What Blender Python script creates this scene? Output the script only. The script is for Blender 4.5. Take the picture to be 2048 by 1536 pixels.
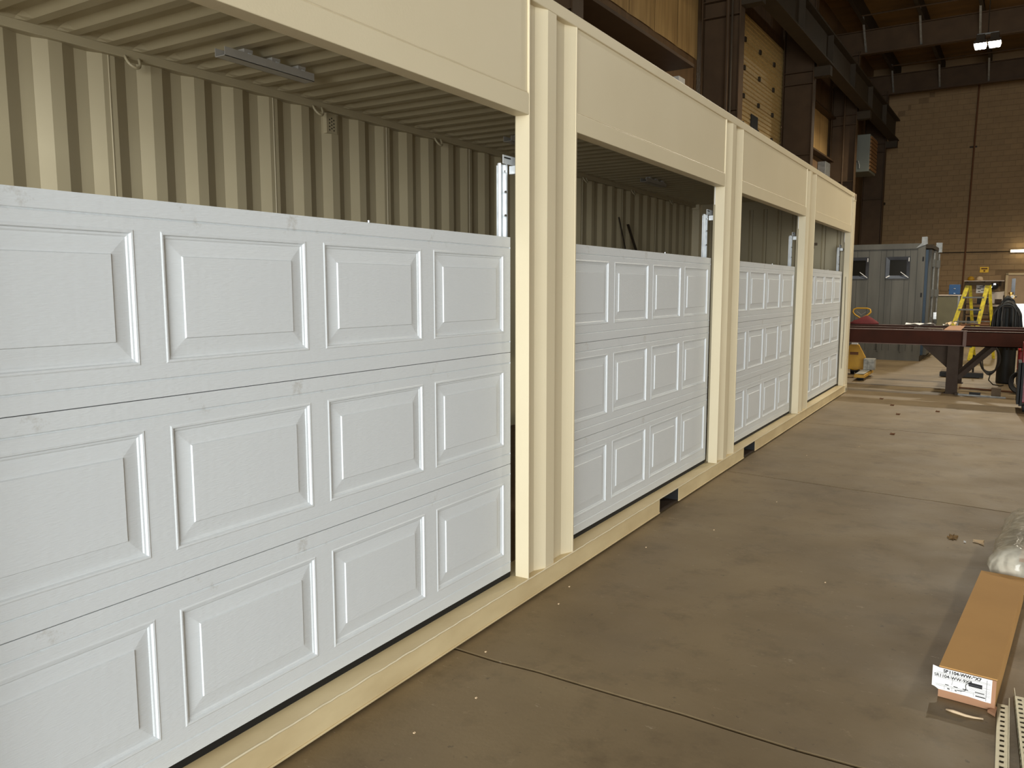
import bpy, bmesh, math, random
from mathutils import Vector, Matrix
random.seed(7)
for o in list(bpy.data.objects): bpy.data.objects.remove(o)
SC = bpy.context.scene
COL = SC.collection
PI = math.pi

# ------------------------------------------------------------------ camera
CAMX, CAMZ = 1.900, 1.5337
YAW, PITCH, ROLL, FPX = 0.5481, 0.1189, -0.0007, 1596.4
cd = bpy.data.cameras.new('camera'); cam = bpy.data.objects.new('camera', cd); COL.objects.link(cam)
cd.sensor_width = 36.0; cd.lens = FPX / 2048 * 36.0; cd.clip_end = 200
fw = Vector((-math.sin(YAW)*math.cos(PITCH), math.cos(YAW)*math.cos(PITCH), -math.sin(PITCH)))
rt = Vector((math.cos(YAW), math.sin(YAW), 0)); up = rt.cross(fw)
r2 = rt*math.cos(ROLL) + up*math.sin(ROLL); u2 = up*math.cos(ROLL) - rt*math.sin(ROLL)
cam.matrix_world = Matrix(((r2.x, u2.x, -fw.x, CAMX), (r2.y, u2.y, -fw.y, 0), (r2.z, u2.z, -fw.z, CAMZ), (0, 0, 0, 1)))
SC.camera = cam

# the building is turned a little against the container: frame 'B' = (u across, v along, z), origin under the camera
TH = math.radians(1.25)
VH = Vector((math.sin(TH), math.cos(TH), 0)); UH = Vector((math.cos(TH), -math.sin(TH), 0)); C0 = Vector((CAMX, 0, 0))
def B2W(u, v, z): return C0 + UH*u + VH*v + Vector((0, 0, z))

# ------------------------------------------------------------------ world, daylight, exposure
w = bpy.data.worlds.new('world'); SC.world = w; w.use_nodes = True
bg = w.node_tree.nodes['Background']; bg.inputs[0].default_value = (0.62, 0.75, 0.95, 1); bg.inputs[1].default_value = 1.0
DOOR_U0, DOOR_U1, DOOR_H, NEAR_V = -1.2, 9.6, 5.0, -8.0
ld = bpy.data.lights.new('daylight', 'AREA'); ld.shape = 'RECTANGLE'; ld.size = DOOR_U1-DOOR_U0; ld.size_y = DOOR_H
ld.energy = 2250; ld.color = (0.965, 1.0, 0.99)
lo = bpy.data.objects.new('daylight', ld); COL.objects.link(lo)
lo.location = B2W((DOOR_U0+DOOR_U1)/2, NEAR_V+0.02, DOOR_H/2); lo.rotation_euler = (PI/2, 0, -TH)
vs = SC.view_settings
vs.view_transform = 'Standard'; vs.look = 'None'; vs.gamma = 1.0; vs.exposure = 0.0; vs.use_curve_mapping = False

# ------------------------------------------------------------------ materials
def S(r, g, b):
    f = lambda c: (c/255/12.92) if c/255 <= 0.04045 else ((c/255+0.055)/1.055)**2.4
    return (f(r), f(g), f(b), 1)
MATS = {}
def mat(name, col, rough=0.55, metal=0.0, col2=None, scale=6.0, amt=0.5, bump=0.0, bscale=40.0, stretch=(1, 1, 1),
        emit=None, estr=0.0, rnd=0.0, spec=0.5):
    m = bpy.data.materials.new(name); m.use_nodes = True; nt = m.node_tree; N = nt.nodes; L = nt.links
    b = N['Principled BSDF']; b.inputs['Roughness'].default_value = rough; b.inputs['Metallic'].default_value = metal
    b.inputs['Specular IOR Level'].default_value = spec
    tc = N.new('ShaderNodeTexCoord'); mp = N.new('ShaderNodeMapping'); mp.inputs['Scale'].default_value = stretch
    L.new(tc.outputs['Object'], mp.inputs['Vector'])
    nz = N.new('ShaderNodeTexNoise'); nz.inputs['Scale'].default_value = scale; nz.inputs['Detail'].default_value = 5
    L.new(mp.outputs[0], nz.inputs['Vector'])
    mx = N.new('ShaderNodeMix'); mx.data_type = 'RGBA'; mx.inputs['A'].default_value = col
    c2 = col2 if col2 else tuple(c*0.82 for c in col[:3])+(1,)
    mx.inputs['B'].default_value = c2
    mr = N.new('ShaderNodeMapRange'); mr.inputs['From Min'].default_value = 0.35; mr.inputs['From Max'].default_value = 0.75
    mr.inputs['To Max'].default_value = amt
    L.new(nz.outputs['Fac'], mr.inputs['Value']); L.new(mr.outputs[0], mx.inputs['Factor'])
    out = mx.outputs['Result']
    if rnd:
        oi = N.new('ShaderNodeObjectInfo'); hs = N.new('ShaderNodeHueSaturation'); m2 = N.new('ShaderNodeMapRange')
        m2.inputs['To Min'].default_value = 1-rnd; m2.inputs['To Max'].default_value = 1+rnd
        L.new(oi.outputs['Random'], m2.inputs['Value']); L.new(m2.outputs[0], hs.inputs['Value']); L.new(out, hs.inputs['Color']); out = hs.outputs[0]
    L.new(out, b.inputs['Base Color'])
    if bump:
        n2 = N.new('ShaderNodeTexNoise'); n2.inputs['Scale'].default_value = bscale; n2.inputs['Detail'].default_value = 4
        L.new(mp.outputs[0], n2.inputs['Vector'])
        bp = N.new('ShaderNodeBump'); bp.inputs['Strength'].default_value = bump; bp.inputs['Distance'].default_value = 0.01
        L.new(n2.outputs['Fac'], bp.inputs['Height']); L.new(bp.outputs[0], b.inputs['Normal'])
    if emit:
        b.inputs['Emission Color'].default_value = emit; b.inputs['Emission Strength'].default_value = estr
    MATS[name] = m
    return m

CREAM = mat('cream_paint', S(219, 206, 175), 0.5, col2=S(210, 196, 163), scale=1.5, amt=0.5, bump=0.04, bscale=120)
SILL = mat('cream_paint_worn', S(222, 203, 160), 0.5, col2=S(184, 160, 116), scale=5, amt=0.7, bump=0.06, bscale=60, stretch=(1, 0.4, 1))
INNER = mat('cream_paint_dimmed', S(180, 168, 138), 0.45, col2=S(168, 154, 122), scale=1.2, amt=0.6)  # same cream paint as outside, toned down for the dim interior
PLY = mat('dark_plywood', S(120, 98, 74), 0.7, col2=S(94, 74, 54), scale=6, stretch=(3, 0.5, 1))
GALV = mat('galvanized_steel', S(232, 236, 238), 0.35, 0.25, col2=S(205, 210, 214), scale=18, amt=0.8)
GALVD = mat('dull_galvanized', S(150, 150, 146), 0.45, 0.5, col2=S(110, 110, 108), scale=12, amt=0.8)
STRUT = mat('grey_primer', S(186, 182, 174), 0.6, 0.0, col2=S(160, 156, 148), scale=9)
BLACK = mat('black_rubber', S(14, 14, 14), 0.7)
BROWN = mat('brown_steel', S(78, 60, 42), 0.6, 0.0, col2=S(62, 47, 32), scale=2.5, amt=0.7, spec=0.2)
DARKST = mat('dark_steel', S(60, 50, 37), 0.65, 0.0, col2=S(44, 37, 28), scale=4, spec=0.25)
INSUL = mat('foil_faced_insulation', S(196, 160, 104), 0.42, 0.0, col2=S(150, 116, 70), scale=3.0, amt=0.8, bump=0.25, bscale=5, stretch=(1, 3, 0.25))
INSUL2 = mat('brown_wall_panel', S(118, 90, 60), 0.5, 0.0, col2=S(92, 70, 46), scale=3.0, amt=0.8, bump=0.2, bscale=5, stretch=(1, 3, 0.25))
ROOFIN = mat('roof_insulation', S(138, 104, 58), 0.5, 0.0, col2=S(96, 72, 38), scale=1.2, amt=0.9, bump=0.3, bscale=3, stretch=(0.6, 2, 1))
BLOCK = mat('painted_block', S(148, 121, 84), 0.7, 0.0, col2=S(127, 101, 68), scale=3, amt=0.6, bump=0.25, bscale=60, rnd=0.06)
MORTAR = mat('mortar', S(128, 104, 74), 0.85, col2=S(108, 88, 62), scale=8)
PLASTER = mat('plaster', S(150, 124, 90), 0.8, col2=S(132, 108, 78), scale=1.5, amt=0.7, bump=0.05, bscale=30)
WALLC = mat('plain_wall', S(176, 160, 136), 0.8, col2=S(150, 136, 112), scale=0.8)
OHD = mat('cream_ribbed_steel', S(214, 184, 124), 0.5, 0.0, col2=S(176, 146, 92), scale=14, amt=0.8, stretch=(1, 1, 3))
RED = mat('red_oxide_primer', S(68, 36, 25), 0.8, 0.0, col2=S(52, 31, 22), scale=5, amt=0.8, spec=0.15)
REDTOP = mat('worn_steel_edge', S(92, 68, 56), 0.6, 0.1, col2=S(110, 86, 76), scale=9)
STEELLEG = mat('bare_steel', S(62, 50, 39), 0.7, 0.0, col2=S(50, 36, 26), scale=6, amt=0.9, spec=0.25)
GREYMET = mat('weathered_grey_paint', S(96, 94, 87), 0.65, 0.0, col2=S(70, 69, 64), scale=2.0, amt=0.9, stretch=(2.5, 1, 0.35))
WINFR = mat('blue_grey_frame', S(104, 110, 120), 0.45, 0.4, col2=S(76, 80, 90), scale=8)
BLUEP = mat('blue_paint', S(46, 64, 82), 0.6, 0.0, col2=S(36, 52, 68), scale=4)
BLUEBOX = mat('blue_toolbox_paint', S(20, 76, 128), 0.4)
YEL = mat('yellow_paint', S(190, 142, 24), 0.5, col2=S(150, 106, 18), scale=7)
YELADD = mat('yellow_fibreglass', S(226, 204, 40), 0.45, col2=S(140, 124, 40), scale=16, amt=0.9)
CARD = mat('cardboard', S(196, 150, 88), 0.8, col2=S(178, 134, 76), scale=3, amt=0.6, bump=0.03, bscale=90)
CARDE = mat('cardboard_edge', S(176, 132, 100), 0.85, col2=S(150, 110, 82), scale=8)
PAPER = mat('white_paper', S(238, 236, 232), 0.7, col2=S(222, 218, 212), scale=8)
INK = mat('black_ink', S(26, 26, 28), 0.7)
INKG = mat('grey_ink', S(120, 120, 124), 0.7)
MASK = mat('cream_paper_scrap', S(226, 200, 164), 0.8, col2=S(200, 172, 136), scale=20)
WOOD = mat('weathered_wood', S(112, 96, 76), 0.8, col2=S(84, 70, 54), scale=9)
LEAF = mat('dry_leaf', S(150, 120, 78), 0.8, col2=S(100, 78, 48), scale=30)
GREYB = mat('grey_casting', S(168, 164, 152), 0.7, 0.1, col2=S(110, 108, 100), scale=16, amt=0.9)
REDP = mat('red_paint', S(176, 28, 30), 0.4)
REDC = mat('dark_red_canvas', S(104, 36, 36), 0.85, col2=S(76, 26, 28), scale=12, bump=0.3, bscale=25)
HOSE = mat('dark_hose_rubber', S(52, 46, 36), 0.6, col2=S(34, 32, 28), scale=10)
CYLM = mat('dark_green_cylinder', S(40, 42, 40), 0.5, 0.2)
BRASS = mat('brass', S(176, 140, 70), 0.35, 0.8)
CHROME = mat('bright_steel', S(225, 225, 222), 0.22, 0.95)
CABG = mat('grey_green_cabinet', S(112, 108, 84), 0.6, col2=S(94, 90, 70), scale=4)
WHITEP = mat('off_white_sheet', S(214, 200, 186), 0.7, col2=S(186, 170, 156), scale=7)
FRAMEC = mat('cream_door_frame', S(206, 182, 140), 0.6)
DOORC = mat('tan_door', S(182, 152, 116), 0.6)
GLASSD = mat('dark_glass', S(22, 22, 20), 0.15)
HVACM = mat('grey_heater_enamel', S(112, 115, 106), 0.5, col2=S(96, 99, 91), scale=2)
HVACB = mat('brown_louver', S(138, 98, 56), 0.6)
RUST = mat('rust_stain', S(104, 66, 36), 0.8)
YSIGN = mat('yellow_sign', S(240, 190, 20), 0.5)
LAMPE = mat('lamp_lens', S(255, 250, 235), 0.4, emit=(1.0, 0.93, 0.75, 1), estr=60)
TUBEE = mat('fluorescent_tube', S(255, 250, 235), 0.4, emit=(1.0, 0.90, 0.62, 1), estr=14)
CABRED = mat('crimson_cabinet', S(130, 22, 36), 0.4)

def door_white():
    m = mat('white_embossed_steel', S(217, 221, 223), 0.42, col2=S(209, 213, 216), scale=2, amt=0.4)
    nt = m.node_tree; N = nt.nodes; L = nt.links; b = N['Principled BSDF']
    tc = N.new('ShaderNodeTexCoord'); mp = N.new('ShaderNodeMapping'); mp.inputs['Scale'].default_value = (20, 38, 240)
    L.new(tc.outputs['Object'], mp.inputs['Vector'])
    n1 = N.new('ShaderNodeTexNoise'); n1.inputs['Scale'].default_value = 1.0; n1.inputs['Detail'].default_value = 3; L.new(mp.outputs[0], n1.inputs['Vector'])
    mp2 = N.new('ShaderNodeMapping'); mp2.inputs['Scale'].default_value = (10, 60, 3); L.new(tc.outputs['Object'], mp2.inputs['Vector'])
    n2 = N.new('ShaderNodeTexNoise'); n2.inputs['Scale'].default_value = 1.0; n2.inputs['Detail'].default_value = 2; L.new(mp2.outputs[0], n2.inputs['Vector'])
    ad = N.new('ShaderNodeMath'); ad.operation = 'MULTIPLY_ADD'; ad.inputs[1].default_value = 0.35
    L.new(n2.outputs['Fac'], ad.inputs[0]); L.new(n1.outputs['Fac'], ad.inputs[2])
    bp = N.new('ShaderNodeBump'); bp.inputs['Strength'].default_value = 0.3; bp.inputs['Distance'].default_value = 0.004
    L.new(ad.outputs[0], bp.inputs['Height']); L.new(bp.outputs[0], b.inputs['Normal'])
    return m
WHITE = door_white()

def smudge(m):      # hand smudges near the section seams (z local of a section)
    m2 = m.copy(); m2.name = 'white_embossed_steel_smudged'; nt = m2.node_tree; N = nt.nodes; L = nt.links; b = N['Principled BSDF']
    src = b.inputs['Base Color'].links[0].from_socket
    tc = N.new('ShaderNodeTexCoord'); sp = N.new('ShaderNodeSeparateXYZ'); L.new(tc.outputs['Object'], sp.inputs[0])
    nz = N.new('ShaderNodeTexNoise'); nz.inputs['Scale'].default_value = 5.5; nz.inputs['Detail'].default_value = 6; nz.inputs['Roughness'].default_value = 0.75
    L.new(tc.outputs['Object'], nz.inputs['Vector'])
    mr = N.new('ShaderNodeMapRange'); mr.inputs['From Min'].default_value = 0.60; mr.inputs['From Max'].default_value = 0.70; L.new(nz.outputs['Fac'], mr.inputs['Value'])
    zr = N.new('ShaderNodeMapRange'); zr.inputs['From Min'].default_value = 0.44; zr.inputs['From Max'].default_value = 0.50; L.new(sp.outputs['Z'], zr.inputs['Value'])
    mu = N.new('ShaderNodeMath'); mu.operation = 'MULTIPLY'; L.new(mr.outputs[0], mu.inputs[0]); L.new(zr.outputs[0], mu.inputs[1])
    mu2 = N.new('ShaderNodeMath'); mu2.operation = 'MULTIPLY'; mu2.inputs[1].default_value = 0.55; L.new(mu.outputs[0], mu2.inputs[0])
    mx = N.new('ShaderNodeMix'); mx.data_type = 'RGBA'; mx.inputs['B'].default_value = S(168, 162, 150)
    L.new(src, mx.inputs['A']); L.new(mu2.outputs[0], mx.inputs['Factor']); L.new(mx.outputs['Result'], b.inputs['Base Color'])
    return m2
WHITES = smudge(WHITE)

def floor_mat():
    m = bpy.data.materials.new('sealed_concrete'); m.use_nodes = True; nt = m.node_tree; N = nt.nodes; L = nt.links; b = N['Principled BSDF']
    tc = N.new('ShaderNodeTexCoord')
    def noise(scale, det, rough=0.55, st=(1, 1, 1)):
        mp = N.new('ShaderNodeMapping'); mp.inputs['Scale'].default_value = st; L.new(tc.outputs['Object'], mp.inputs['Vector'])
        n = N.new('ShaderNodeTexNoise'); n.inputs['Scale'].default_value = scale; n.inputs['Detail'].default_value = det; n.inputs['Roughness'].default_value = rough
        L.new(mp.outputs[0], n.inputs['Vector']); return n.outputs['Fac']
    def rng(s, a, c, lo=0, hi=1):
        r = N.new('ShaderNodeMapRange'); r.inputs['From Min'].default_value = a; r.inputs['From Max'].default_value = c
        r.inputs['To Min'].default_value = lo; r.inputs['To Max'].default_value = hi; L.new(s, r.inputs['Value']); return r.outputs[0]
    def mix(a, c, f):
        x = N.new('ShaderNodeMix'); x.data_type = 'RGBA'
        for k, s in (('A', a), ('B', c), ('Factor', f)):
            if isinstance(s, tuple): x.inputs[k].default_value = s
            else: L.new(s, x.inputs[k])
        return x.outputs['Result']
    c = mix(S(134, 115, 84), S(111, 93, 65), rng(noise(0.9, 6), 0.35, 0.65))
    c = mix(c, S(88, 71, 46), rng(noise(3.2, 8, 0.7), 0.52, 0.72, 0, 0.7))
    c = mix(c, S(178, 160, 130), rng(noise(9, 8, 0.75), 0.62, 0.74, 0, 0.45))
    c = mix(c, S(226, 214, 190), rng(noise(10, 10, 0.85, (0.7, 2.6, 1)), 0.615, 0.66, 0, 0.55))      # scratches and chips of white
    c = mix(c, S(70, 58, 42), rng(noise(26, 4, 0.6), 0.66, 0.72, 0, 0.6))                        # small dark specks
    L.new(c, b.inputs['Base Color'])
    L.new(rng(noise(2.5, 6), 0.3, 0.7, 0.5, 0.66), b.inputs['Roughness'])
    bp = N.new('ShaderNodeBump'); bp.inputs['Strength'].default_value = 0.12; bp.inputs['Distance'].default_value = 0.01
    L.new(noise(35, 6), bp.inputs['Height']); L.new(bp.outputs[0], b.inputs['Normal'])
    return m
FLOOR = floor_mat()

def film_mat():
    m = bpy.data.materials.new('clear_plastic_film'); m.use_nodes = True; nt = m.node_tree; N = nt.nodes; L = nt.links; b = N['Principled BSDF']
    b.inputs['Base Color'].default_value = S(226, 218, 198); b.inputs['Roughness'].default_value = 0.18
    tc = N.new('ShaderNodeTexCoord'); n = N.new('ShaderNodeTexNoise'); n.inputs['Scale'].default_value = 9; n.inputs['Detail'].default_value = 5
    L.new(tc.outputs['Object'], n.inputs['Vector'])
    mr = N.new('ShaderNodeMapRange'); mr.inputs['From Min'].default_value = 0.3; mr.inputs['From Max'].default_value = 0.7
    mr.inputs['To Min'].default_value = 0.42; mr.inputs['To Max'].default_value = 0.8; L.new(n.outputs['Fac'], mr.inputs['Value']); L.new(mr.outputs[0], b.inputs['Alpha'])
    wv = N.new('ShaderNodeTexWave'); wv.inputs['Scale'].default_value = 5; wv.inputs['Distortion'].default_value = 12; wv.inputs['Detail'].default_value = 3; L.new(tc.outputs['Object'], wv.inputs['Vector'])
    bp = N.new('ShaderNodeBump'); bp.inputs['Strength'].default_value = 0.35; bp.inputs['Distance'].default_value = 0.012
    L.new(wv.outputs['Fac'], bp.inputs['Height']); L.new(bp.outputs[0], b.inputs['Normal'])
    return m
FILM = film_mat()

# ------------------------------------------------------------------ mesh helpers
ORG = {}
class MB:
    def __init__(s): s.v = []; s.f = []
    def quad(s, *p):
        n = len(s.v); s.v += [tuple(q) for q in p]; s.f.append(tuple(range(n, n+len(p)))); return s
    def box(s, x0, x1, y0, y1, z0, z1):
        n = len(s.v)
        s.v += [(x, y, z) for z in (z0, z1) for y in (y0, y1) for x in (x0, x1)]
        s.f += [tuple(n+i for i in q) for q in ((0, 2, 3, 1), (4, 5, 7, 6), (0, 1, 5, 4), (2, 6, 7, 3), (0, 4, 6, 2), (1, 3, 7, 5))]
        return s
    def obox(s, c, ax, ay, az):       # box from centre and three half axes
        c, ax, ay, az = map(Vector, (c, ax, ay, az)); n = len(s.v)
        s.v += [tuple(c+ax*i+ay*j+az*k) for k in (-1, 1) for j in (-1, 1) for i in (-1, 1)]
        s.f += [tuple(n+i for i in q) for q in ((0, 2, 3, 1), (4, 5, 7, 6), (0, 1, 5, 4), (2, 6, 7, 3), (0, 4, 6, 2), (1, 3, 7, 5))]
        return s
    def bar(s, a, b, w, h, upv=(0, 0, 1)):
        a, b = Vector(a), Vector(b); d = (b-a); l = d.length; d.normalize(); U = Vector(upv)
        if abs(d.dot(U)) > 0.98: U = Vector((0, 1, 0))
        sd = d.cross(U).normalized(); U = sd.cross(d).normalized()
        return s.obox((a+b)/2, d*(l/2), sd*(w/2), U*(h/2))
    def prism(s, poly, a, b):         # poly of 3D points swept from offset a to b (vectors)
        n = len(s.v); k = len(poly); a, b = Vector(a), Vector(b)
        s.v += [tuple(Vector(p)+a) for p in poly] + [tuple(Vector(p)+b) for p in poly]
        s.f.append(tuple(n+i for i in reversed(range(k)))); s.f.append(tuple(n+k+i for i in range(k)))
        for i in range(k):
            j = (i+1) % k; s.f.append((n+i, n+j, n+k+j, n+k+i))
        return s
    def strip(s, prof, a, b):         # open profile swept
        n = len(s.v); k = len(prof); a, b = Vector(a), Vector(b)
        s.v += [tuple(Vector(p)+a) for p in prof] + [tuple(Vector(p)+b) for p in prof]
        for i in range(k-1): s.f.append((n+i, n+i+1, n+k+i+1, n+k+i))
        return s
    def tube(s, pts, r, seg=8, closed=False, caps=True):
        pts = [Vector(p) for p in pts]; k = len(pts); n0 = len(s.v); rr = r if isinstance(r, (list, tuple)) else [r]*k
        prev = None
        for i, p in enumerate(pts):
            if closed: d = pts[(i+1) % k]-pts[i-1]
            else: d = pts[min(i+1, k-1)]-pts[max(i-1, 0)]
            d.normalize()
            if prev is None:
                ref = Vector((0, 0, 1)) if abs(d.z) < 0.9 else Vector((1, 0, 0)); n = d.cross(ref).normalized()
            else:
                n = (prev - d*prev.dot(d)); n = n.normalized() if n.length > 1e-6 else prev
            prev = n; b = d.cross(n)
            for j in range(seg):
                a = 2*PI*j/seg; s.v.append(tuple(p+n*math.cos(a)*rr[i]+b*math.sin(a)*rr[i]))
        for i in range(k if closed else k-1):
            i2 = (i+1) % k
            for j in range(seg):
                j2 = (j+1) % seg
                s.f.append((n0+i*seg+j, n0+i*seg+j2, n0+i2*seg+j2, n0+i2*seg+j))
        if caps and not closed:
            s.f.append(tuple(n0+j for j in reversed(range(seg)))); s.f.append(tuple(n0+(k-1)*seg+j for j in range(seg)))
        return s
    def lathe(s, prof, c=(0, 0, 0), seg=20):     # (r,z) pairs about a vertical axis
        n0 = len(s.v); k = len(prof)
        for r, z in prof:
            for j in range(seg):
                a = 2*PI*j/seg; s.v.append((c[0]+r*math.cos(a), c[1]+r*math.sin(a), c[2]+z))
        for i in range(k-1):
            for j in range(seg):
                j2 = (j+1) % seg; s.f.append((n0+i*seg+j, n0+i*seg+j2, n0+(i+1)*seg+j2, n0+(i+1)*seg+j))
        s.f.append(tuple(n0+j for j in reversed(range(seg)))); s.f.append(tuple(n0+(k-1)*seg+j for j in range(seg)))
        return s
    def mesh(s, name, m, origin=(0, 0, 0), smooth=False):
        me = bpy.data.meshes.new(name)
        me.from_pydata([(a-origin[0], b-origin[1], c-origin[2]) for a, b, c in s.v], [], s.f); me.update()
        bm = bmesh.new(); bm.from_mesh(me); bmesh.ops.recalc_face_normals(bm, faces=bm.faces); bm.to_mesh(me); bm.free()
        if smooth:
            for p in me.polygons: p.use_smooth = True
        me.materials.append(m)
        return me
    def build(s, name, m, parent=None, origin=(0, 0, 0), frame='W', smooth=False, bevel=0.0, solid=0.0):
        o = bpy.data.objects.new(name, s.mesh(name, m, origin, smooth)); COL.objects.link(o)
        place(o, parent, origin, frame)
        if solid:
            md = o.modifiers.new('solid', 'SOLIDIFY'); md.thickness = solid; md.offset = 0
        if bevel:
            md = o.modifiers.new('bevel', 'BEVEL'); md.width = bevel; md.segments = 2; md.limit_method = 'ANGLE'
        return o
def place(o, parent, origin, frame):
    origin = tuple(origin); ORG[o.name] = origin
    if parent:
        po = ORG[parent.name]; o.parent = parent; o.location = tuple(a-b for a, b in zip(origin, po))
    elif frame == 'B':
        o.location = B2W(*origin); o.rotation_euler = (0, 0, -TH)
    else: o.location = origin
def tag(o, label, cat, group=None, kind=None):
    o['label'] = label; o['category'] = cat
    if group: o['group'] = group
    if kind: o['kind'] = kind
    return o
def thing(name, label, cat, origin, frame='W', group=None):
    o = bpy.data.objects.new(name, None); o.empty_display_size = 0.1; COL.objects.link(o); place(o, None, origin, frame)
    return tag(o, label, cat, group)
def struct(o): o['kind'] = 'structure'; return o
def inst(name, me, parent, origin, frame='W'):
    o = bpy.data.objects.new(name, me); COL.objects.link(o); place(o, parent, origin, frame); return o

# ------------------------------------------------------------------ building shell (frame B)
WL = -5.75; VF = 36.0; WR = 17.0; CEIL = 10.25
joints = [-13.0, -9.0, -5.0, -1.2, 2.65, 6.5, 9.5, 13.6, 17.6, 21.6, 25.6, 29.6, 33.6, 38.5]
fl = struct(MB().box(-8, 22, -14, 40, -0.30, -0.018).build('floor', mat('dirty_joint', S(40, 32, 22), 0.95, spec=0.1)))
def jag(y, x0, x1, n, amp, rs):
    r = random.Random(rs); pts = []; cur = 0
    for i in range(n+1):
        cur = cur*0.8 + r.uniform(-amp, amp); x = x0+(x1-x0)*i/n; pts.append((x, y+cur-(0.12*max(0.0, min(x, 2.5))-0.10 if rs == 65 else 0)))
    return pts
edges = [jag(y, -8, 22, 150, 0.012 if 2 < y < 10 else 0.006, int(y*10)) for y in joints]
for i in range(len(joints)-1):
    a = [(x, y+0.009) for x, y in edges[i]]; b = [(x, y-0.009) for x, y in edges[i+1]]
    mb = MB(); n = len(a)
    mb.v = [(x, y, 0.0) for x, y in a] + [(x, y, 0.0) for x, y in b] + [(x, y, -0.02) for x, y in a] + [(x, y, -0.02) for x, y in b]
    for k in range(n-1):
        mb.f += [(k, k+1, n+k+1, n+k), (2*n+k, 2*n+k+1, k+1, k), (n+k, n+k+1, 3*n+k+1, 3*n+k)]
    mb.build('concrete_slab', FLOOR, fl)

wl = struct(MB().box(WL-0.25, WL, NEAR_V-0.2, VF+0.2, 0, CEIL+0.3).build('wall_left', INSUL2, frame='B'))
wr = struct(MB().box(WR, WR+0.25, NEAR_V-0.2, VF+0.2, 0, CEIL+0.3).build('wall_right', WALLC, frame='B'))
wn = MB().box(WL, DOOR_U0, NEAR_V-0.25, NEAR_V, 0, CEIL).box(DOOR_U1, WR, NEAR_V-0.25, NEAR_V, 0, CEIL).box(DOOR_U0, DOOR_U1, NEAR_V-0.25, NEAR_V, DOOR_H, CEIL)
struct(wn.build('wall_near', WALLC, frame='B'))
ce = struct(MB().box(WL, WR, NEAR_V-0.2, VF+0.2, CEIL, CEIL+0.3).build('ceiling', ROOFIN, frame='B'))
wf = struct(MB().box(WL, WR, VF+0.012, VF+0.3, 0, CEIL+0.3).build('wall_far', MORTAR, frame='B'))
# plain plastered strip at the corner and the plastered band above the block courses, with a stepped lower edge
CW, CH = 0.4064, 0.2032
UL = -5.13
MB().box(WL, UL, VF-0.004, VF+0.012, 0, 9.16).build('plaster_strip', PLASTER, wf, frame='B')
MB().box(WL, WR, VF-0.004, VF+0.012, 9.147, CEIL).build('plaster_band', PLASTER, wf, frame='B')
bme = MB().box(0.005, CW-0.005, -0.006, 0.012, 0.005, CH-0.005).mesh('block', BLOCK)
stuff = MB(); nb = 0
for c in range(45):
    z = c*CH; off = (c % 2)*CW/2
    n = int((6.0-UL)/CW)+1
    for k in range(-1, n):
        u0 = UL+k*CW+off; a = max(u0, UL)
        if c >= 41 and u0 < UL + (c-40)*0.36: continue
        if -0.72 < u0+CW and u0 < 0.32 and z < 2.13: continue
        if u0 >= UL-1e-6 and u0+CW < 0.2 and 2.4 < z < 7.7 and nb < 300:
            o = inst('block', bme, wf, (u0, VF, z)); nb += 1
        elif u0+CW > a+0.02:
            stuff.box(a+0.005, u0+CW-0.005, VF-0.006, VF+0.012, z+0.005, z+CH-0.005)
so = stuff.build('block_courses', BLOCK, wf, frame='B'); so['kind'] = 'stuff'
st = MB()
for k in range(1, 5): st.box(UL, UL+k*0.36, VF-0.005, VF+0.012, (40+k)*CH+0.006, (41+k)*CH)
st.build('plaster_patch', PLASTER, wf)

# left wall: insulated panels, girts
def wall_panels(v0, v1, z0, z1, n, m, par):
    for i in range(n):
        a = v0+(v1-v0)*i/n; b = v0+(v1-v0)*(i+1)/n; mb = MB(); K = 6
        prof = [(WL+0.008+0.016*math.sin(PI*k/K)**0.6, a+0.008+(b-a-0.016)*k/K, 0) for k in range(K+1)]
        mb.strip(prof, (0, 0, z0), (0, 0, z1)); mb.build('panel', m, par, smooth=True)
COLV = [9.15, 15.8, 21.95, 28.05, 34.2]
wall_panels(9.3, 15.7, 5.98, 9.9, 6, INSUL, wl)
wall_panels(16.0, 21.8, 7.72, 9.9, 6, INSUL2, wl)
wall_panels(22.1, 27.9, 7.14, 9.9, 5, INSUL2, wl)
wall_panels(22.1, 27.9, 5.72, 7.0, 5, INSUL, wl)
wall_panels(28.2, 34.1, 5.9, 9.9, 5, INSUL2, wl)
def girt(v0, v1, z, label, dp=0.24):
    mb = MB().box(WL, WL+dp, v0, v1, z, z+0.015).box(WL+dp-0.015, WL+dp, v0, v1, z+0.012, z+0.05).box(WL+0.02, WL+0.04, v0, v1, z+0.012, z+0.18)
    tag(mb.build('wall_girt', BROWN, None, (WL, v0, z), 'B'), label, 'girt', None)
girt(9.4, 13.9, 5.36, 'brown steel wall girt below the amber insulation beside the tall column with conduits', 0.62)
girt(22.1, 27.9, 6.93, 'upper brown girt between insulation panels left of the grey heater box')
girt(22.1, 27.9, 5.58, 'lower brown girt under amber insulation left of the grey heater box')
girt(16.0, 21.8, 9.05, 'long dark girt high on the wall above the ribbed overhead door')

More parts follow.
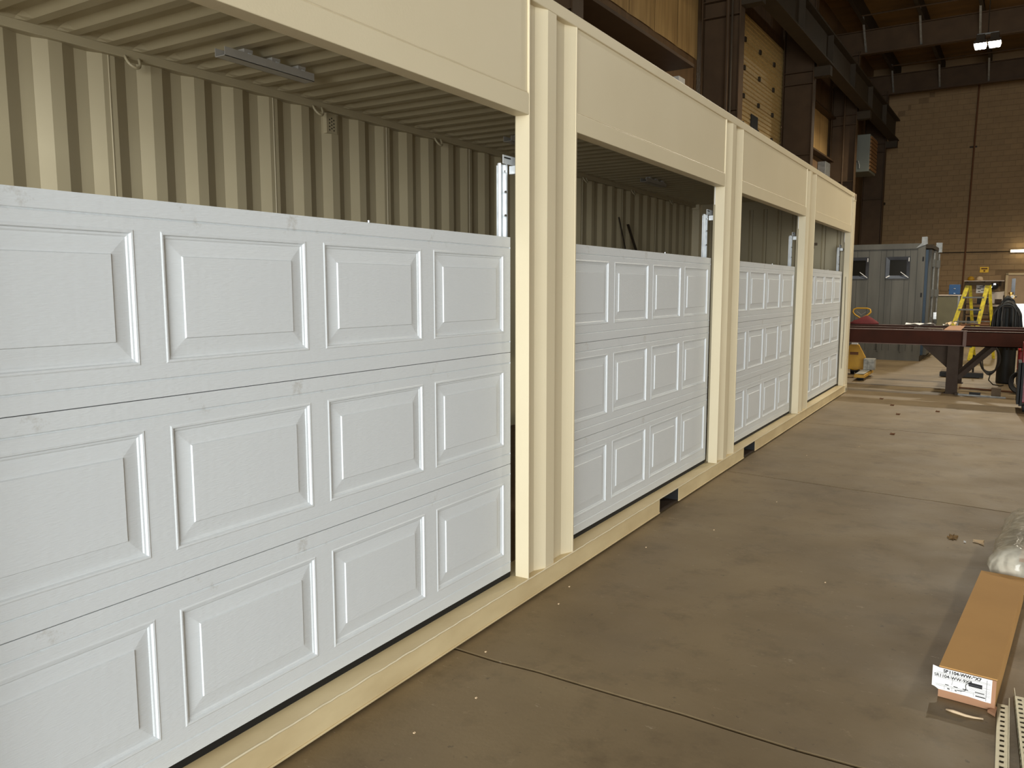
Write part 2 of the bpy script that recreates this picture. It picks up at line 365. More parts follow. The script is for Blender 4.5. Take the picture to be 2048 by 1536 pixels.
def column(v, label):
    t = thing('steel_column', label, 'column', (-5.3, v, 0), 'B', 'brown wall columns')
    MB().box(-5.63, -4.91, v-0.006, v+0.006, 0, 8.95).build('web', BROWN, t, (-5.3, v, 0))
    MB().box(-4.91, -4.89, v-0.14, v+0.14, 0, 8.95).build('flange', BROWN, t, (-4.9, v, 0))
    MB().box(-5.65, -5.63, v-0.14, v+0.14, 0, 8.95).build('flange', BROWN, t, (-5.64, v, 0))
    for z in (4.95, 6.72, 7.02):
        MB().box(-5.63, -4.91, v-0.12, v, z, z+0.015).build('stiffener', BROWN, t, (-5.3, v, z))
    MB().box(-5.75, -4.8, v-0.2, v+0.2, 0, 0.03).build('base_plate', DARKST, t, (-5.3, v, 0))
CL = ['brown steel column rising behind the container near the first insulated bay', 'wide brown steel column just before the cream ribbed overhead door',
      'brown steel column just past the cream ribbed overhead door', 'brown steel column just before the hanging grey heater box', 'brown steel column in the corner behind the grey heater box']
for v, l in zip(COLV, CL): column(v, l)

# crane runway beam on brackets
t = thing('crane_beam', 'dark steel crane runway beam running along the brown columns', 'beam', (-4.62, 20, 7.1), 'B')
MB().box(-4.63, -4.61, 5, 34.3, 7.14, 7.84).build('web', DARKST, t, (-4.62, 20, 7.14))
MB().box(-4.78, -4.46, 5, 34.3, 7.10, 7.14).build('flange', DARKST, t, (-4.62, 20, 7.1))
MB().box(-4.78, -4.46, 5, 34.3, 7.84, 7.88).build('flange', DARKST, t, (-4.62, 20, 7.84))
MB().box(-4.65, -4.59, 5, 34.3, 7.88, 7.95).build('rail', GALVD, t, (-4.62, 20, 7.88))
for v in COLV: MB().box(-4.895, -4.5, v-0.12, v+0.12, 6.86, 7.10).build('bracket', DARKST, t, (-4.7, v, 6.86))
for v in (12.5, 15.8, 18.9, 21.95, 25, 28.05, 31): MB().box(-4.61, -4.47, v-0.008, v+0.008, 7.14, 7.84).build('stiffener', DARKST, t, (-4.6, v, 7.14))
tag(MB().tube([(-5.4, 21.4, 7.86), (-4.75, 21.4, 7.86)], 0.04, 8).build('fluorescent_tube_light', WHITEP, None, (-5.1, 21.4, 7.86), 'B'), 'short white unlit tube above the brown column past the overhead door', 'light tube')

# conduits on column 1 and overhead-door track
tag(MB().tube([(-5.1, 15.55, 0), (-5.1, 15.55, 9.0)], 0.035, 8).build('conduit_pipe', BROWN, None, (-5.1, 15.55, 0), 'B'), 'thick brown vertical conduit left of the wide brown column', 'pipe', 'conduits beside the wide column')
tag(MB().tube([(-5.0, 15.5, 0), (-5.0, 15.5, 9.0)], 0.022, 8).build('conduit_pipe', DARKST, None, (-5.0, 15.5, 0), 'B'), 'thin dark vertical conduit left of the wide brown column', 'pipe', 'conduits beside the wide column')
tag(MB().box(-5.74, -5.5, 14.15, 14.45, 4.4, 5.33).build('junction_box', STRUT, None, (-5.6, 14.3, 4.4), 'B', bevel=0.01), 'weathered grey post box under the girt beside the wide column', 'box')
tag(MB().box(-5.74, -5.5, 26.6, 27.3, 4.4, 5.45).build('junction_box', GALVD, None, (-5.6, 27, 4.4), 'B', bevel=0.01), 'grey box under the lower girt left of the heater', 'box')
tag(MB().tube([(-5.2, 27.6, 0), (-5.2, 27.6, 8.6)], 0.03, 8).build('conduit_pipe', BROWN, None, (-5.2, 27.6, 0), 'B'), 'brown vertical conduit on the column before the heater box', 'pipe')

t = thing('overhead_door', 'cream ribbed steel overhead door between two brown columns high above the container', 'door', (WL+0.03, 20, 0), 'B')
SH = 0.61; prof = []
def rib_profile():
    p = [(0, 0)]; z = 0.10
    p += [(0.0, 0.012), (0.03, 0.02), (0.03, 0.09)]
    for i in range(5):
        z0 = 0.10+i*0.1
        p += [(0.03, z0), (0.004, z0+0.012), (0.004, z0+0.034), (0.03, z0+0.046)]
    p += [(0.03, SH-0.012), (0.0, SH-0.004)]
    return p
me = MB().strip([(x, 0, z) for x, z in rib_profile()], (0, -2.35, 0), (0, 2.35, 0)).mesh('section', OHD)
hm = MB().box(0.03, 0.07, -0.05, 0.05, -0.05, 0.05).mesh('hinge', DARKST)
for i in range(12):
    s = inst('section', me, t, (WL+0.03, 20.0, 7.66-(i+1)*SH))
    if i < 5:
        for v in (18.55, 19.75, 21.0): inst('hinge', hm, s, (WL+0.03, v, 7.66-(i+1)*SH+0.03))
MB().box(WL+0.065, WL+0.08, 19.2, 19.75, 5.22, 5.58).build('window', BLACK, t, (WL+0.07, 19.5, 5.02))
MB().box(WL+0.06, WL+0.12, 22.35, 22.42, 0, 8.2).build('track', DARKST, t, (WL+0.06, 22.4, 0))
for k in range(6): MB().box(WL+0.05, WL+0.16, 22.28, 22.4, 5.1+k*0.45, 5.2+k*0.45).build('roller', DARKST, t, (WL+0.06, 22.3, 5.1+k*0.45))

# rafters, purlins and braces
for i, v in enumerate([-6.5, -2.0, 3.3, 9.15, 15.8, 21.95, 28.05, 34.2]):
    t = thing('roof_rafter', 'dark steel roof rafter, %s' % ['over the big open doorway', 'second in from the big open doorway', 'third in from the big open doorway', 'on the column behind the container', 'on the column before the ribbed overhead door', 'on the column past the ribbed overhead door', 'on the column before the heater box', 'nearest the block wall'][i], 'rafter', (5, v, 8.85), 'B', 'roof rafters')
    zt = 9.53 if i == 6 else 9.9
    MB().box(WL, WR, v-0.01, v+0.01, 8.87, 9.53).build('web', BROWN, t, (5, v, 8.87))
    MB().box(WL, WR, v-0.1, v+0.1, 8.83, 8.87).build('flange', BROWN, t, (5, v, 8.83))
    MB().box(WL, WR, v-0.1, v+0.1, 9.53, 9.56).build('flange', BROWN, t, (5, v, 9.53))
pl = ['%s purlin counting from the brown-column wall' % s for s in ('first', 'second', 'third', 'fourth', 'fifth', 'sixth', 'seventh', 'eighth', 'ninth', 'tenth', 'eleventh', 'twelfth', 'thirteenth', 'fourteenth')]
for i in range(14):
    u = -4.75+i*1.55
    mb = MB().box(u-0.01, u+0.01, NEAR_V, VF, 9.57, 10.2).box(u, u+0.1, NEAR_V, VF, 9.56, 9.575).box(u-0.1, u, NEAR_V, VF, 10.2, 10.245)
    tag(mb.build('roof_purlin', DARKST, None, (u, 10, 9.56), 'B'), 'dark roof purlin under the ceiling panels, '+pl[i], 'purlin', 'roof purlins')
for k, (u, v0, v1) in enumerate([(-4.75, 28.05, 27.2), (-3.2, 28.05, 27.2), (-1.65, 28.05, 27.2), (-4.75, 34.2, 33.4), (-3.2, 34.2, 33.4), (-1.65, 34.2, 33.4)]):
    tag(MB().bar((u+0.02, v0-0.02, 8.9), (u+0.02, v1, 9.75), 0.06, 0.012).build('flange_brace', GALVD, None, (u, v0, 8.9), 'B'), 'thin grey brace from the rafter %s up to the %s purlin' % ('before the heater box' if v0 < 30 else 'nearest the block wall', {-4.75: 'first', -3.2: 'second', -1.65: 'third'}[u]), 'brace', 'rafter flange braces')
for k, v in enumerate((24.2, 26.3, 30.6, 32.6)):
    tag(MB().tube([(-4.6, v, 9.5), (WR-1.5, v, 9.5)], 0.025, 6).build('sag_rod', BROWN, None, (0, v, 9.5), 'B'), 'thin brown bar under the purlins, '+['second bar short of the heater-side rafter', 'bar just short of the heater-side rafter', 'bar just past the heater-side rafter', 'bar closest to the block wall'][k], 'rod', 'bars under the purlins')

# high-bay lamps: the one in view, one inferred over the bench, the rest unseen and added
def highbay(u, v, z, label, watts):
    t = thing('high_bay_light', label, 'lamp', (u, v, z), 'B', 'high bay lamps')
    for s in (-1, 1):
        h = MB().box(u+s*0.165-0.15, u+s*0.165+0.15, v-0.17, v+0.17, z+0.02, z+0.10).box(u+s*0.165-0.1, u+s*0.165+0.1, v-0.1, v+0.1, z+0.10, z+0.26).build('housing', DARKST, t, (u+s*0.165, v, z))
        MB().prism([(u+s*0.165-0.145, v-0.165, z+0.02), (u+s*0.165+0.145, v-0.165, z+0.02), (u+s*0.165+0.12, v-0.13, z-0.06), (u+s*0.165-0.12, v-0.13, z-0.06)], (0, 0, 0), (0, 0.3, 0)).build('lens', LAMPE, h, (u+s*0.165, v, z))
    MB().box(u-0.25, u+0.25, v-0.02, v+0.02, z+0.26, z+0.30).build('crossbar', GALVD, t, (u, v, z+0.26))
    MB().tube([(u, v, z+0.3), (u, v, CEIL-0.02)], 0.015, 6).build('stem', DARKST, t, (u, v, z+0.3))
    d = bpy.data.lights.new('high_bay_bulb', 'SPOT'); d.energy = watts; d.color = (1.0, 0.91, 0.74); d.shadow_soft_size = 0.2; d.spot_size = math.radians(150); d.spot_blend = 0.4
    o = bpy.data.objects.new('high_bay_bulb', d); COL.objects.link(o); o.location = (0, 0, -0.12); o.parent = t
highbay(-1.30, 25.5, 7.98, 'lit twin high bay lamp hanging over the grey shed', 1500)
highbay(-0.2, 15.2, 7.98, 'lit twin high bay lamp hanging over the steel workbench', 1300)
highbay(6.5, 25.5, 7.98, 'unseen added high bay lamp over the open floor right of the grey shed', 1500)  # unseen lamp, added to light the far floor
highbay(6.5, 13.0, 7.98, 'unseen added high bay lamp over the open floor right of the workbench', 1900)  # unseen lamp, turned up to brighten the far header and doors

# heater box
t = thing('unit_heater', 'grey sheet-metal unit heater hung by the corner column', 'heater', (-5.0, 30.3, 5.5), 'B')
MB().box(-5.45, -4.78, 29.9, 31.3, 5.48, 6.72).build('cabinet', HVACM, t, (-5.0, 30.3, 5.48), bevel=0.02)
for k in range(9): MB().box(-4.78, -4.745, 29.95, 31.25, 5.56+k*0.125, 5.56+k*0.125+0.09).build('louver', HVACB, t, (-4.77, 30.5, 5.56+k*0.125))
MB().tube([(-5.3, 29.88, 5.85), (-5.12, 29.86, 5.84), (-5.08, 29.86, 5.7), (-5.08, 29.86, 5.6)], 0.02, 6).build('gas_pipe', GALVD, t, (-5.1, 29.86, 5.7))
MB().box(-5.76, -5.25, 30.1, 30.25, 5.30, 5.48).build('hanger_bracket', DARKST, t, (-5.3, 30.2, 4.9))
for k, (z, ln) in enumerate(((4.9, 0.5), (3.5, 0.35), (2.65, 1.1))):
    tag(MB().tube([(-5.76, 35.5-0.4*k, z), (-5.7+ln+0.2, 35.5-0.4*k, z)], 0.05, 8).build('pipe_stub', DARKST, None, (-5.6, 35.5-0.4*k, z), 'B'), ['dark pipe stub under the unit heater', 'short dark pipe stub beside the container corner', 'thin rusty bar above the grey shed roof'][k], 'pipe')

# far wall fittings
tag(MB().tube([(4.0, 35.93, 9.75), (-2.0, 35.93, 9.62), (-2.0, 35.93, 9.5), (-2.1, 35.93, 3.4), (-2.14, 35.93, 1.3)], 0.03, 8).build('riser_pipe', RUST, None, (-2.0, 35.93, 1.3), 'B'), 'tall rust-brown riser pipe on the block wall', 'pipe')
tag(MB().box(-2.2, -1.95, 35.97, 35.99, 6.88, 6.94).build('pipe_clamp', DARKST, None, (-2.05, 35.9, 6.9), 'B'), 'dark clamp halfway up the rust-brown riser pipe', 'clamp')
tag(MB().tube([(-3.4, 35.96, 2.93), (-0.62, 35.96, 2.92)], 0.02, 6).build('wall_conduit', DARKST, None, (-2, 35.96, 2.93), 'B'), 'thin horizontal conduit on the block wall leading to the lit tube', 'conduit')
t = thing('wall_light', 'lit fluorescent strip light on the block wall above the door', 'lamp', (0.0, 35.85, 2.93), 'B')
MB().box(-0.62, 0.62, 35.88, 35.99, 2.88, 2.98).build('housing', WHITEP, t, (0, 35.9, 2.88))
MB().tube([(-0.60, 35.84, 2.93), (0.60, 35.84, 2.93)], 0.045, 10).build('tube', TUBEE, t, (0, 35.84, 2.93))
t = thing('warning_sign', 'small yellow warning sign on the block wall', 'sign', (-1.43, 35.97, 2.14), 'B')
MB().box(-1.58, -1.29, 35.97, 35.99, 2.14, 2.35).build('plate', YSIGN, t, (-1.43, 35.97, 2.14))
MB().box(-1.54, -1.33, 35.965, 35.972, 2.26, 2.31).build('lettering', RUST, t, (-1.43, 35.97, 2.26)); MB().box(-1.46, -1.40, 35.965, 35.972, 2.17, 2.23).build('lettering', RUST, t, (-1.43, 35.97, 2.17))
t = thing('wall_shelf', 'pale wall shelf carrying hard hats beside the door', 'shelf', (-1.4, 35.8, 1.8), 'B')
MB().box(-2.06, -0.74, 35.5, 35.98, 1.80, 1.83).build('board', WHITEP, t, (-1.4, 35.8, 1.8))
for u in (-1.95, -1.4, -0.85): MB().box(u-0.015, u+0.015, 35.6, 35.98, 1.62, 1.80).build('bracket', DARKST, t, (u, 35.8, 1.62))
for u in (-1.9, -1.78, -1.66, -1.54, -1.43): MB().tube([(u, 35.92, 1.74), (u, 35.88, 1.70), (u, 35.86, 1.72)], 0.02, 6).build('hook', DARKST, t, (u, 35.9, 1.7))
def hat(u, m, label):
    t = thing('hard_hat', label, 'hard hat', (u, 35.62, 1.83), 'B')
    MB().lathe([(0.115, 0.0), (0.115, 0.06), (0.10, 0.11), (0.06, 0.145), (0.01, 0.155)], (u, 35.62, 1.835), 16).build('shell', m, t, (u, 35.62, 1.83), smooth=True)
    MB().lathe([(0.13, 0.0), (0.13, 0.012)], (u, 35.60, 1.831), 16).build('brim', m, t, (u, 35.6, 1.83))
hat(-1.84, YEL, 'yellow hard hat on the wall shelf'); hat(-1.55, MASK, 'tan hard hat on the wall shelf')
t = thing('notice_sheet', 'white printed notice on the wall under the shelf', 'notice', (-1.52, 35.97, 1.36), 'B')
MB().box(-1.66, -1.36, 35.975, 35.985, 1.35, 1.66).build('sheet', PAPER, t, (-1.52, 35.98, 1.35))
for a, b, c, d in ((-1.55, -1.40, 1.57, 1.60), (-1.62, -1.5, 1.50, 1.53), (-1.5, -1.4, 1.45, 1.47), (-1.6, -1.52, 1.40, 1.43)): MB().box(a, b, 35.968, 35.976, c, d).build('print', INK, t, (a, 35.97, c))
t = thing('welding_helmet', 'dark welding helmet hanging under the end of the wall shelf', 'helmet', (-1.08, 35.6, 1.5), 'B')
MB().lathe([(0.05, -0.01), (0.13, 0.02), (0.165, 0.10), (0.15, 0.18), (0.07, 0.23), (0.01, 0.24)], (-1.08, 35.6, 1.5), 14).build('shell', CYLM, t, (-1.08, 35.6, 1.5), smooth=True)
MB().box(-1.2, -1.12, 35.43, 35.46, 1.55, 1.60).build('visor', CHROME, t, (-1.16, 35.44, 1.55)); MB().box(-1.08, -1.0, 35.44, 35.47, 1.66, 1.72).build('visor', CHROME, t, (-1.04, 35.45, 1.66))
mb = MB()
for i in range(9):
    a = i/8; mb.v += [(-1.22+a*0.5, 35.75+0.06*math.sin(a*9), 1.42-0.1*a*(1-a)), (-1.19+a*0.42, 35.62+0.05*math.sin(a*7), 0.62)]
for i in range(8): mb.f.append((2*i, 2*i+2, 2*i+3, 2*i+1))
tag(mb.build('hanging_sheet', WHITEP, None, (-1, 35.7, 0.62), 'B', smooth=True, solid=0.01), 'pale cloth sheet hanging on the wall beside the yellow ladder', 'sheet')
t = thing('door_1', 'tan steel door with narrow dark window in the block wall', 'door', (-0.2, 35.95, 0), 'B'); del t['category']; del t['label']; struct(t)
MB().box(-0.71, -0.63, 35.9, 36.02, 0, 2.11).box(0.27, 0.35, 35.9, 36.02, 0, 2.11).box(-0.71, 0.35, 35.9, 36.02, 2.03, 2.11).build('door_frame', FRAMEC, t, (-0.2, 35.95, 0))
MB().box(-0.63, 0.27, 35.95, 36.0, 0.01, 2.03).build('door_leaf', DOORC, t, (-0.2, 35.97, 0))
MB().box(-0.5, -0.38, 35.935, 35.955, 1.25, 1.9).build('door_window', GLASSD, t, (-0.44, 35.94, 1.25))
MB().box(-0.62, 0.26, 35.935, 35.951, 0.05, 0.95).build('kick_plate', CHROME, t, (-0.2, 35.94, 0.05))

# ------------------------------------------------------------------ the cream container (world frame, front face at x = 0)
Y0, Y1, H = 0.53, 12.72, 2.896
XB = -2.438
PL = [3.266, 6.310, 9.339]; PR = [3.750, 6.792, 9.845]
OPEN = [(0.700, 3.266), (3.750, 6.310), (6.792, 9.339), (9.845, 12.400)]
SILLZ, HDR, LTOP, RAILB, JD = 0.119, 2.325, 2.420, 2.834, 0.074
ct = thing('shipping_container', 'long cream shipping container with four garage-door bays cut into its side', 'container', (-1.2, 6.6, 0))
def cp(mb, name, m=CREAM, o=(-1.2, 6.6, 0), par=None, **k): return mb.build(name, m, par or ct, o, **k)
PK = [(5.04, 5.41), (7.12, 7.50)]
mb = MB()
ys = [Y0+0.15, PK[0][0], PK[0][1], PK[1][0], PK[1][1], Y1-0.16]
for i in (0, 2, 4):
    mb.box(-0.006, 0.0, ys[i], ys[i+1], 0.022, SILLZ-0.006).box(-0.10, 0.004, ys[i], ys[i+1], 0.014, 0.022)
mb.box(-0.20, 0.002, ys[0], ys[5], SILLZ-0.008, SILLZ)
cp(mb, 'bottom_rail', SILL, bevel=0.002)
wb = MB(); rr = random.Random(3); y = ys[0]
pts = []
while y < ys[5]: pts.append((0.001+rr.uniform(-0.001, 0.001), y, SILLZ-0.002+rr.uniform(-0.0015, 0.0015))); y += 0.035
cp(wb.tube(pts, 0.004, 5), 'sill_weld_bead', CREAM)
for a, b in PK:
    q = cp(MB().box(-2.43, -0.002, a, b, 0.014, 0.022), 'fork_pocket', STEELLEG)
    cp(MB().box(-2.43, -0.002, a-0.006, a, 0.022, SILLZ-0.008).box(-2.43, -0.002, b, b+0.006, 0.022, SILLZ-0.008), 'pocket_side', BLACK, par=q)  # pocket sides, top and web coloured black to give the shade inside
    cp(MB().box(-2.43, -0.02, a, b, SILLZ-0.012, SILLZ-0.009), 'pocket_top', BLACK, par=q); cp(MB().box(-0.9, -0.89, a, b, 0.022, SILLZ-0.012), 'pocket_web', BLACK, par=q)
cp(MB().box(XB, -0.15, Y0+0.05, Y1-0.05, 0.085, SILLZ-0.001), 'plywood_floor', PLY)
cp(MB().box(XB, XB+0.05, Y0+0.15, Y1-0.16, 0.014, SILLZ), 'bottom_rail', SILL)
cp(MB().box(-0.062, 0.0, Y0+0.15, Y1-0.16, RAILB, H-0.004), 'top_rail', bevel=0.004)
cp(MB().box(XB, -2.335, Y0+0.15, Y1-0.16, 2.808, H-0.004), 'top_rail', INNER, bevel=0.006)
# posts between bays: jamb plates and the strip of original corrugated side left between them
for i in range(3):
    a, b = PL[i], PR[i]
    cp(MB().box(-JD, 0.0, a, a+0.007, SILLZ, RAILB), 'jamb_plate', o=(-0.04, a, SILLZ), bevel=0.001)
    cp(MB().box(-JD, 0.0, b-0.012, b, SILLZ, RAILB), 'jamb_plate', o=(-0.04, b, SILLZ), bevel=0.001)
    p = [(-0.036, a+0.007), (-0.036, a+0.112), (-0.003, a+0.178), (-0.003, a+0.262), (-0.036, a+0.322), (-0.036, a+0.404), (-0.004, b-0.012)]
    cp(MB().strip([(x, y, 0) for x, y in p], (0, 0, SILLZ), (0, 0, RAILB)), 'corrugated_infill', o=(-0.04, a, SILLZ), solid=0.002)
    cp(MB().box(-0.10, -JD, a+0.04, b-0.05, SILLZ, RAILB), 'post_tube', INNER, o=(-0.04, a, SILLZ))
# end posts
cp(MB().box(-JD, 0.0, 12.40, 12.408, SILLZ, RAILB), 'jamb_plate', bevel=0.001)
cp(MB().box(-0.03, -0.026, 12.408, 12.56, SILLZ, RAILB), 'corrugated_infill')
for ya, yb in ((12.555, Y1-0.004), (Y0+0.004, Y0+0.17)):
    for xa, xb in ((-0.16, 0.002), (XB, XB+0.16)):
        cp(MB().prism([(xb, ya, 0), (xb, yb, 0), (xa, yb, 0), (xa, ya+0.06, 0), (xb-0.03, ya+0.06, 0), (xb-0.03, ya, 0)] if xb > -1 else [(xa, ya, 0), (xb, ya, 0), (xb, yb, 0), (xa, yb, 0)], (0, 0, 0.118), (0, 0, H-0.118)), 'corner_post')
cp(MB().box(-JD, 0.0, 0.692, 0.70, SILLZ, RAILB), 'jamb_plate', bevel=0.001)
for yc in (Y1, Y0):
    for xc in (0.006, XB-0.006):
        for z in (0.0, H-0.118):
            sx = -1 if xc > -1 else 1; sy = -1 if yc > 5 else 1
            c = cp(MB().box(min(xc, xc+sx*0.162), max(xc, xc+sx*0.162), min(yc, yc+sy*0.178), max(yc, yc+sy*0.178), z, z+0.118), 'corner_casting', bevel=0.012)
            if xc > -1 and yc > 5:
                cp(MB().tube([(xc-0.004, yc-0.089, z+0.045), (xc+0.0015, yc-0.089, z+0.045)], 0.028, 12), 'casting_hole', BLACK, par=c)
                if z > 1:
                    for k in range(3): cp(MB().box(xc-0.001, xc+0.002, 12.56+k*0.045, 12.575+k*0.045, z+0.035, z+0.112), 'rust_mark', RUST, par=c)
# headers
for i, (a, b) in enumerate(OPEN):
    cp(MB().box(-0.062, -0.010, a, b, LTOP, RAILB+0.002), 'header_panel', o=(-0.04, a, LTOP))
    cp(MB().box(-JD, -0.001, a, b, HDR, LTOP), 'lintel', o=(-0.04, a, HDR), bevel=0.003)
    rr = random.Random(i); y = a; pts = []
    while y < b: pts.append((-0.005+rr.uniform(-0.0008, 0.0008), y, LTOP+0.002+rr.uniform(-0.001, 0.001))); y += 0.05
    cp(MB().tube(pts, 0.0045, 5), 'weld_bead')
# back wall: corrugated sheets with weld seams
PER = 0.2915; XI, XO = -2.368, -2.401
def corr(y0):      # one period starting at the slope towards the room
    s, f = 0.068, 0.072
    return [(XO, y0), (XI, y0+s), (XI, y0+s+f), (XO, y0+s+f+0.080)]
ystart = 2.345-PER*6
SEAMS = [2.739-1.166*2+1.166*k for k in range(12)]
k = 0
for j in range(len(SEAMS)-1):
    a, b = max(SEAMS[j], Y0+0.05), min(SEAMS[j+1], Y1-0.05)
    if b <= a: continue
    pts = [(XO, a)]; y = ystart+math.floor((a-ystart)/PER)*PER
    allp = []
    while y < b+PER: allp += corr(y); y += PER
    # clip to [a,b]
    def xat(yy):
        for (x1, y1), (x2, y2) in zip(allp, allp[1:]):
            if y1 <= yy <= y2: return x1+(x2-x1)*(yy-y1)/max(1e-6, y2-y1)
        return XO
    pts = [(xat(a), a+0.002)]+[p for p in allp if a+0.003 < p[1] < b-0.003]+[(xat(b), b-0.002)]
    cp(MB().strip([(x, y, 0) for x, y in pts], (0, 0, 0.10), (0, 0, 2.82)), 'wall_sheet', INNER, o=(XI, a, 0.1), solid=0.002)
    if a > 1.5: cp(MB().tube([(xat(a)+0.001, a, 0.12), (xat(a)+0.001, a, 2.82)], 0.004, 6), 'weld_seam', INNER, o=(XI, a, 0.1))
# roof with transverse corrugations that flatten out before the rails
RP = 0.2095; mb = MB(); xs = [-2.36, -2.33, -2.31, -2.25, -1.2, -0.30, -0.24, -0.17, -0.06]; am = [0, 0, 0.5, 1, 1, 1, 0.5, 0, 0]
prof = []; y = 2.388-RP*9
while y < Y1-0.06:
    prof += [(y-0.048, 0.0), (y, 0.026), (y+0.055, 0.026), (y+0.105, 0.0)]; y += RP
prof = [p for p in prof if Y0+0.03 < p[0] < Y1-0.02]
n = len(prof)
for x, a in zip(xs, am): mb.v += [(x, p[0], 2.856+a*p[1]) for p in prof]
for i in range(len(xs)-1):
    for k in range(n-1): mb.f.append((i*n+k, i*n+k+1, (i+1)*n+k+1, (i+1)*n+k))
ro = mb.build('roof', INNER, ct, (-1.2, 6.6, 2.85), solid=0.002)
# end walls: far one with wide flutes, near one plain door end
p = []; x = XB+0.12
while x < -0.20: p += [(x, 12.665), (x+0.15, 12.665), (x+0.165, 12.70), (x+0.20, 12.70), (x+0.215, 12.665)]; x += 0.215
cp(MB().strip([(a, b, 0) for a, b in p], (0, 0, 0.10), (0, 0, 2.80)), 'end_wall', INNER, solid=0.002)
cp(MB().box(XB+0.02, -0.02, 12.66, Y1-0.005, 2.74, H-0.01), 'end_rail', INNER); cp(MB().box(XB+0.02, -0.02, 12.705, Y1-0.005, 0.02, 0.2), 'end_rail', INNER)
cp(MB().box(XB+0.1, -0.1, Y0+0.01, Y0+0.11, H-0.14, H-0.01), 'door_header', CREAM); cp(MB().box(XB+0.1, -0.1, Y0+0.01, Y0+0.11, 0.02, 0.13), 'door_sill', CREAM)
# lashing rings, vent, strut channels
k = -1
while 2.85+1.42*k < 12.4:
    yc = 2.85+1.42*k; r = cp(MB().tube([(-2.32+0.035*math.sin(t_), yc+0.042*math.cos(t_), 2.815-0.062*math.sin(t_)**0.8) for t_ in [PI*i/12 for i in range(13)]], 0.008, 8), 'lashing_ring', INNER, o=(-2.34, yc, 2.78), smooth=True); k += 1
vt = cp(MB().box(-2.402, -2.360, 4.40, 4.505, 2.66, 2.80), 'vent_cover', INNER, o=(-2.36, 4.45, 2.7))
for a in range(3):
    for b in range(4):
        cp(MB().tube([(-2.362, 4.43+a*0.022, 2.685+b*0.024+0.012*(a % 2)), (-2.3595, 4.43+a*0.022, 2.685+b*0.024+0.012*(a % 2))], 0.006, 8), 'vent_hole', BLACK, o=(-2.36, 4.43+a*0.022, 2.685+b*0.024), par=vt)
for ya in (3.02, 5.98, 9.03, 12.0):
    yb = min(ya+0.66, 12.62); xa, xb, z0, z1 = -1.835, -1.755, 2.785, 2.832
    mb = MB().box(xa, xb, ya, yb, z0, z0+0.003).box(xa, xa+0.003, ya, yb, z0, z1).box(xb-0.003, xb, ya, yb, z0, z1)
    s = cp(mb, 'strut_channel', STRUT, o=(-1.8, ya, 2.785))
    for q in range(3):
        yy = ya+0.17+q*0.2
        cp(MB().box(xa+0.01, xb-0.01, yy-0.03, yy+0.03, z1-0.004, 2.857), 'weld_tab', STRUT, o=(-1.8, yy, z1), par=s)
        cp(MB().box(xb-0.002, xb+0.002, yy-0.012, yy+0.012, z1-0.003, z1+0.002), 'weld_tab', GALV, o=(-1.75, yy, z1), par=s)

# ------------------------------------------------------------------ garage doors
SEC = 1.628/3; PW, PH = 0.543, 0.365; DX = -0.09; DZ = 0.148
def panel_mesh():
    mb = MB(); rings = [(0, 0), (0.004, 0.0022), (0.009, 0.0015), (0.012, -0.005), (0.017, -0.0055), (0.021, -0.0085), (0.066, -0.0035), (0.0685, 0.001)]
    for ins, d in rings: mb.v += [(d, ins, ins), (d, PW-ins, ins), (d, PW-ins, PH-ins), (d, ins, PH-ins)]
    for i in range(len(rings)-1):
        for k in range(4): j = (k+1) % 4; mb.f.append((4*i+k, 4*i+j, 4*i+4+j, 4*i+4+k))
    i = 4*(len(rings)-1); mb.f.append((i, i+1, i+2, i+3))
    return mb
pm = panel_mesh().mesh('panel', WHITE)
def section_mb(W, marg):
    mb = MB(); zb, zt = 0.093, 0.093+PH; g = 0.046; T = SEC-0.0025
    lo = [(0, 0.0), (0, g), (-0.0045, g+0.0035), (0, g+0.007), (0, zb)]
    hi = [(0, zt), (0, T-g-0.007), (-0.0045, T-g-0.0035), (0, T-g), (0, T)]
    mb.strip([(x, 0, z) for x, z in lo], (0, 0, 0), (0, W, 0)); mb.strip([(x, 0, z) for x, z in hi], (0, 0, 0), (0, W, 0))
    e = [0]
    for k in range(4): e += [marg+k*0.622, marg+k*0.622+PW]
    e.append(W)
    for k in range(0, len(e), 2): mb.quad((0, e[k], zb), (0, e[k+1], zb), (0, e[k+1], zt), (0, e[k], zt))
    mb.quad((0, 0, 0), (0, 0, T), (-0.04, 0, T), (-0.04, 0, 0)); mb.quad((0, W, 0), (-0.04, W, 0), (-0.04, W, T), (0, W, T))
    mb.quad((0, 0, T), (0, W, T), (-0.04, W, T), (-0.04, 0, T)); mb.quad((0, 0, 0), (-0.04, 0, 0), (-0.04, W, 0), (0, W, 0))
    mb.quad((-0.04, 0, 0), (-0.04, 0, T), (-0.04, W, T), (-0.04, W, 0))
    return mb
DL = ['white raised-panel garage door with hand smudges, fourth bay from the pallet jack end', 'white raised-panel garage door, third bay from the pallet jack end',
      'white raised-panel garage door, second bay from the pallet jack end', 'white raised-panel garage door in the end bay nearest the pallet jack']
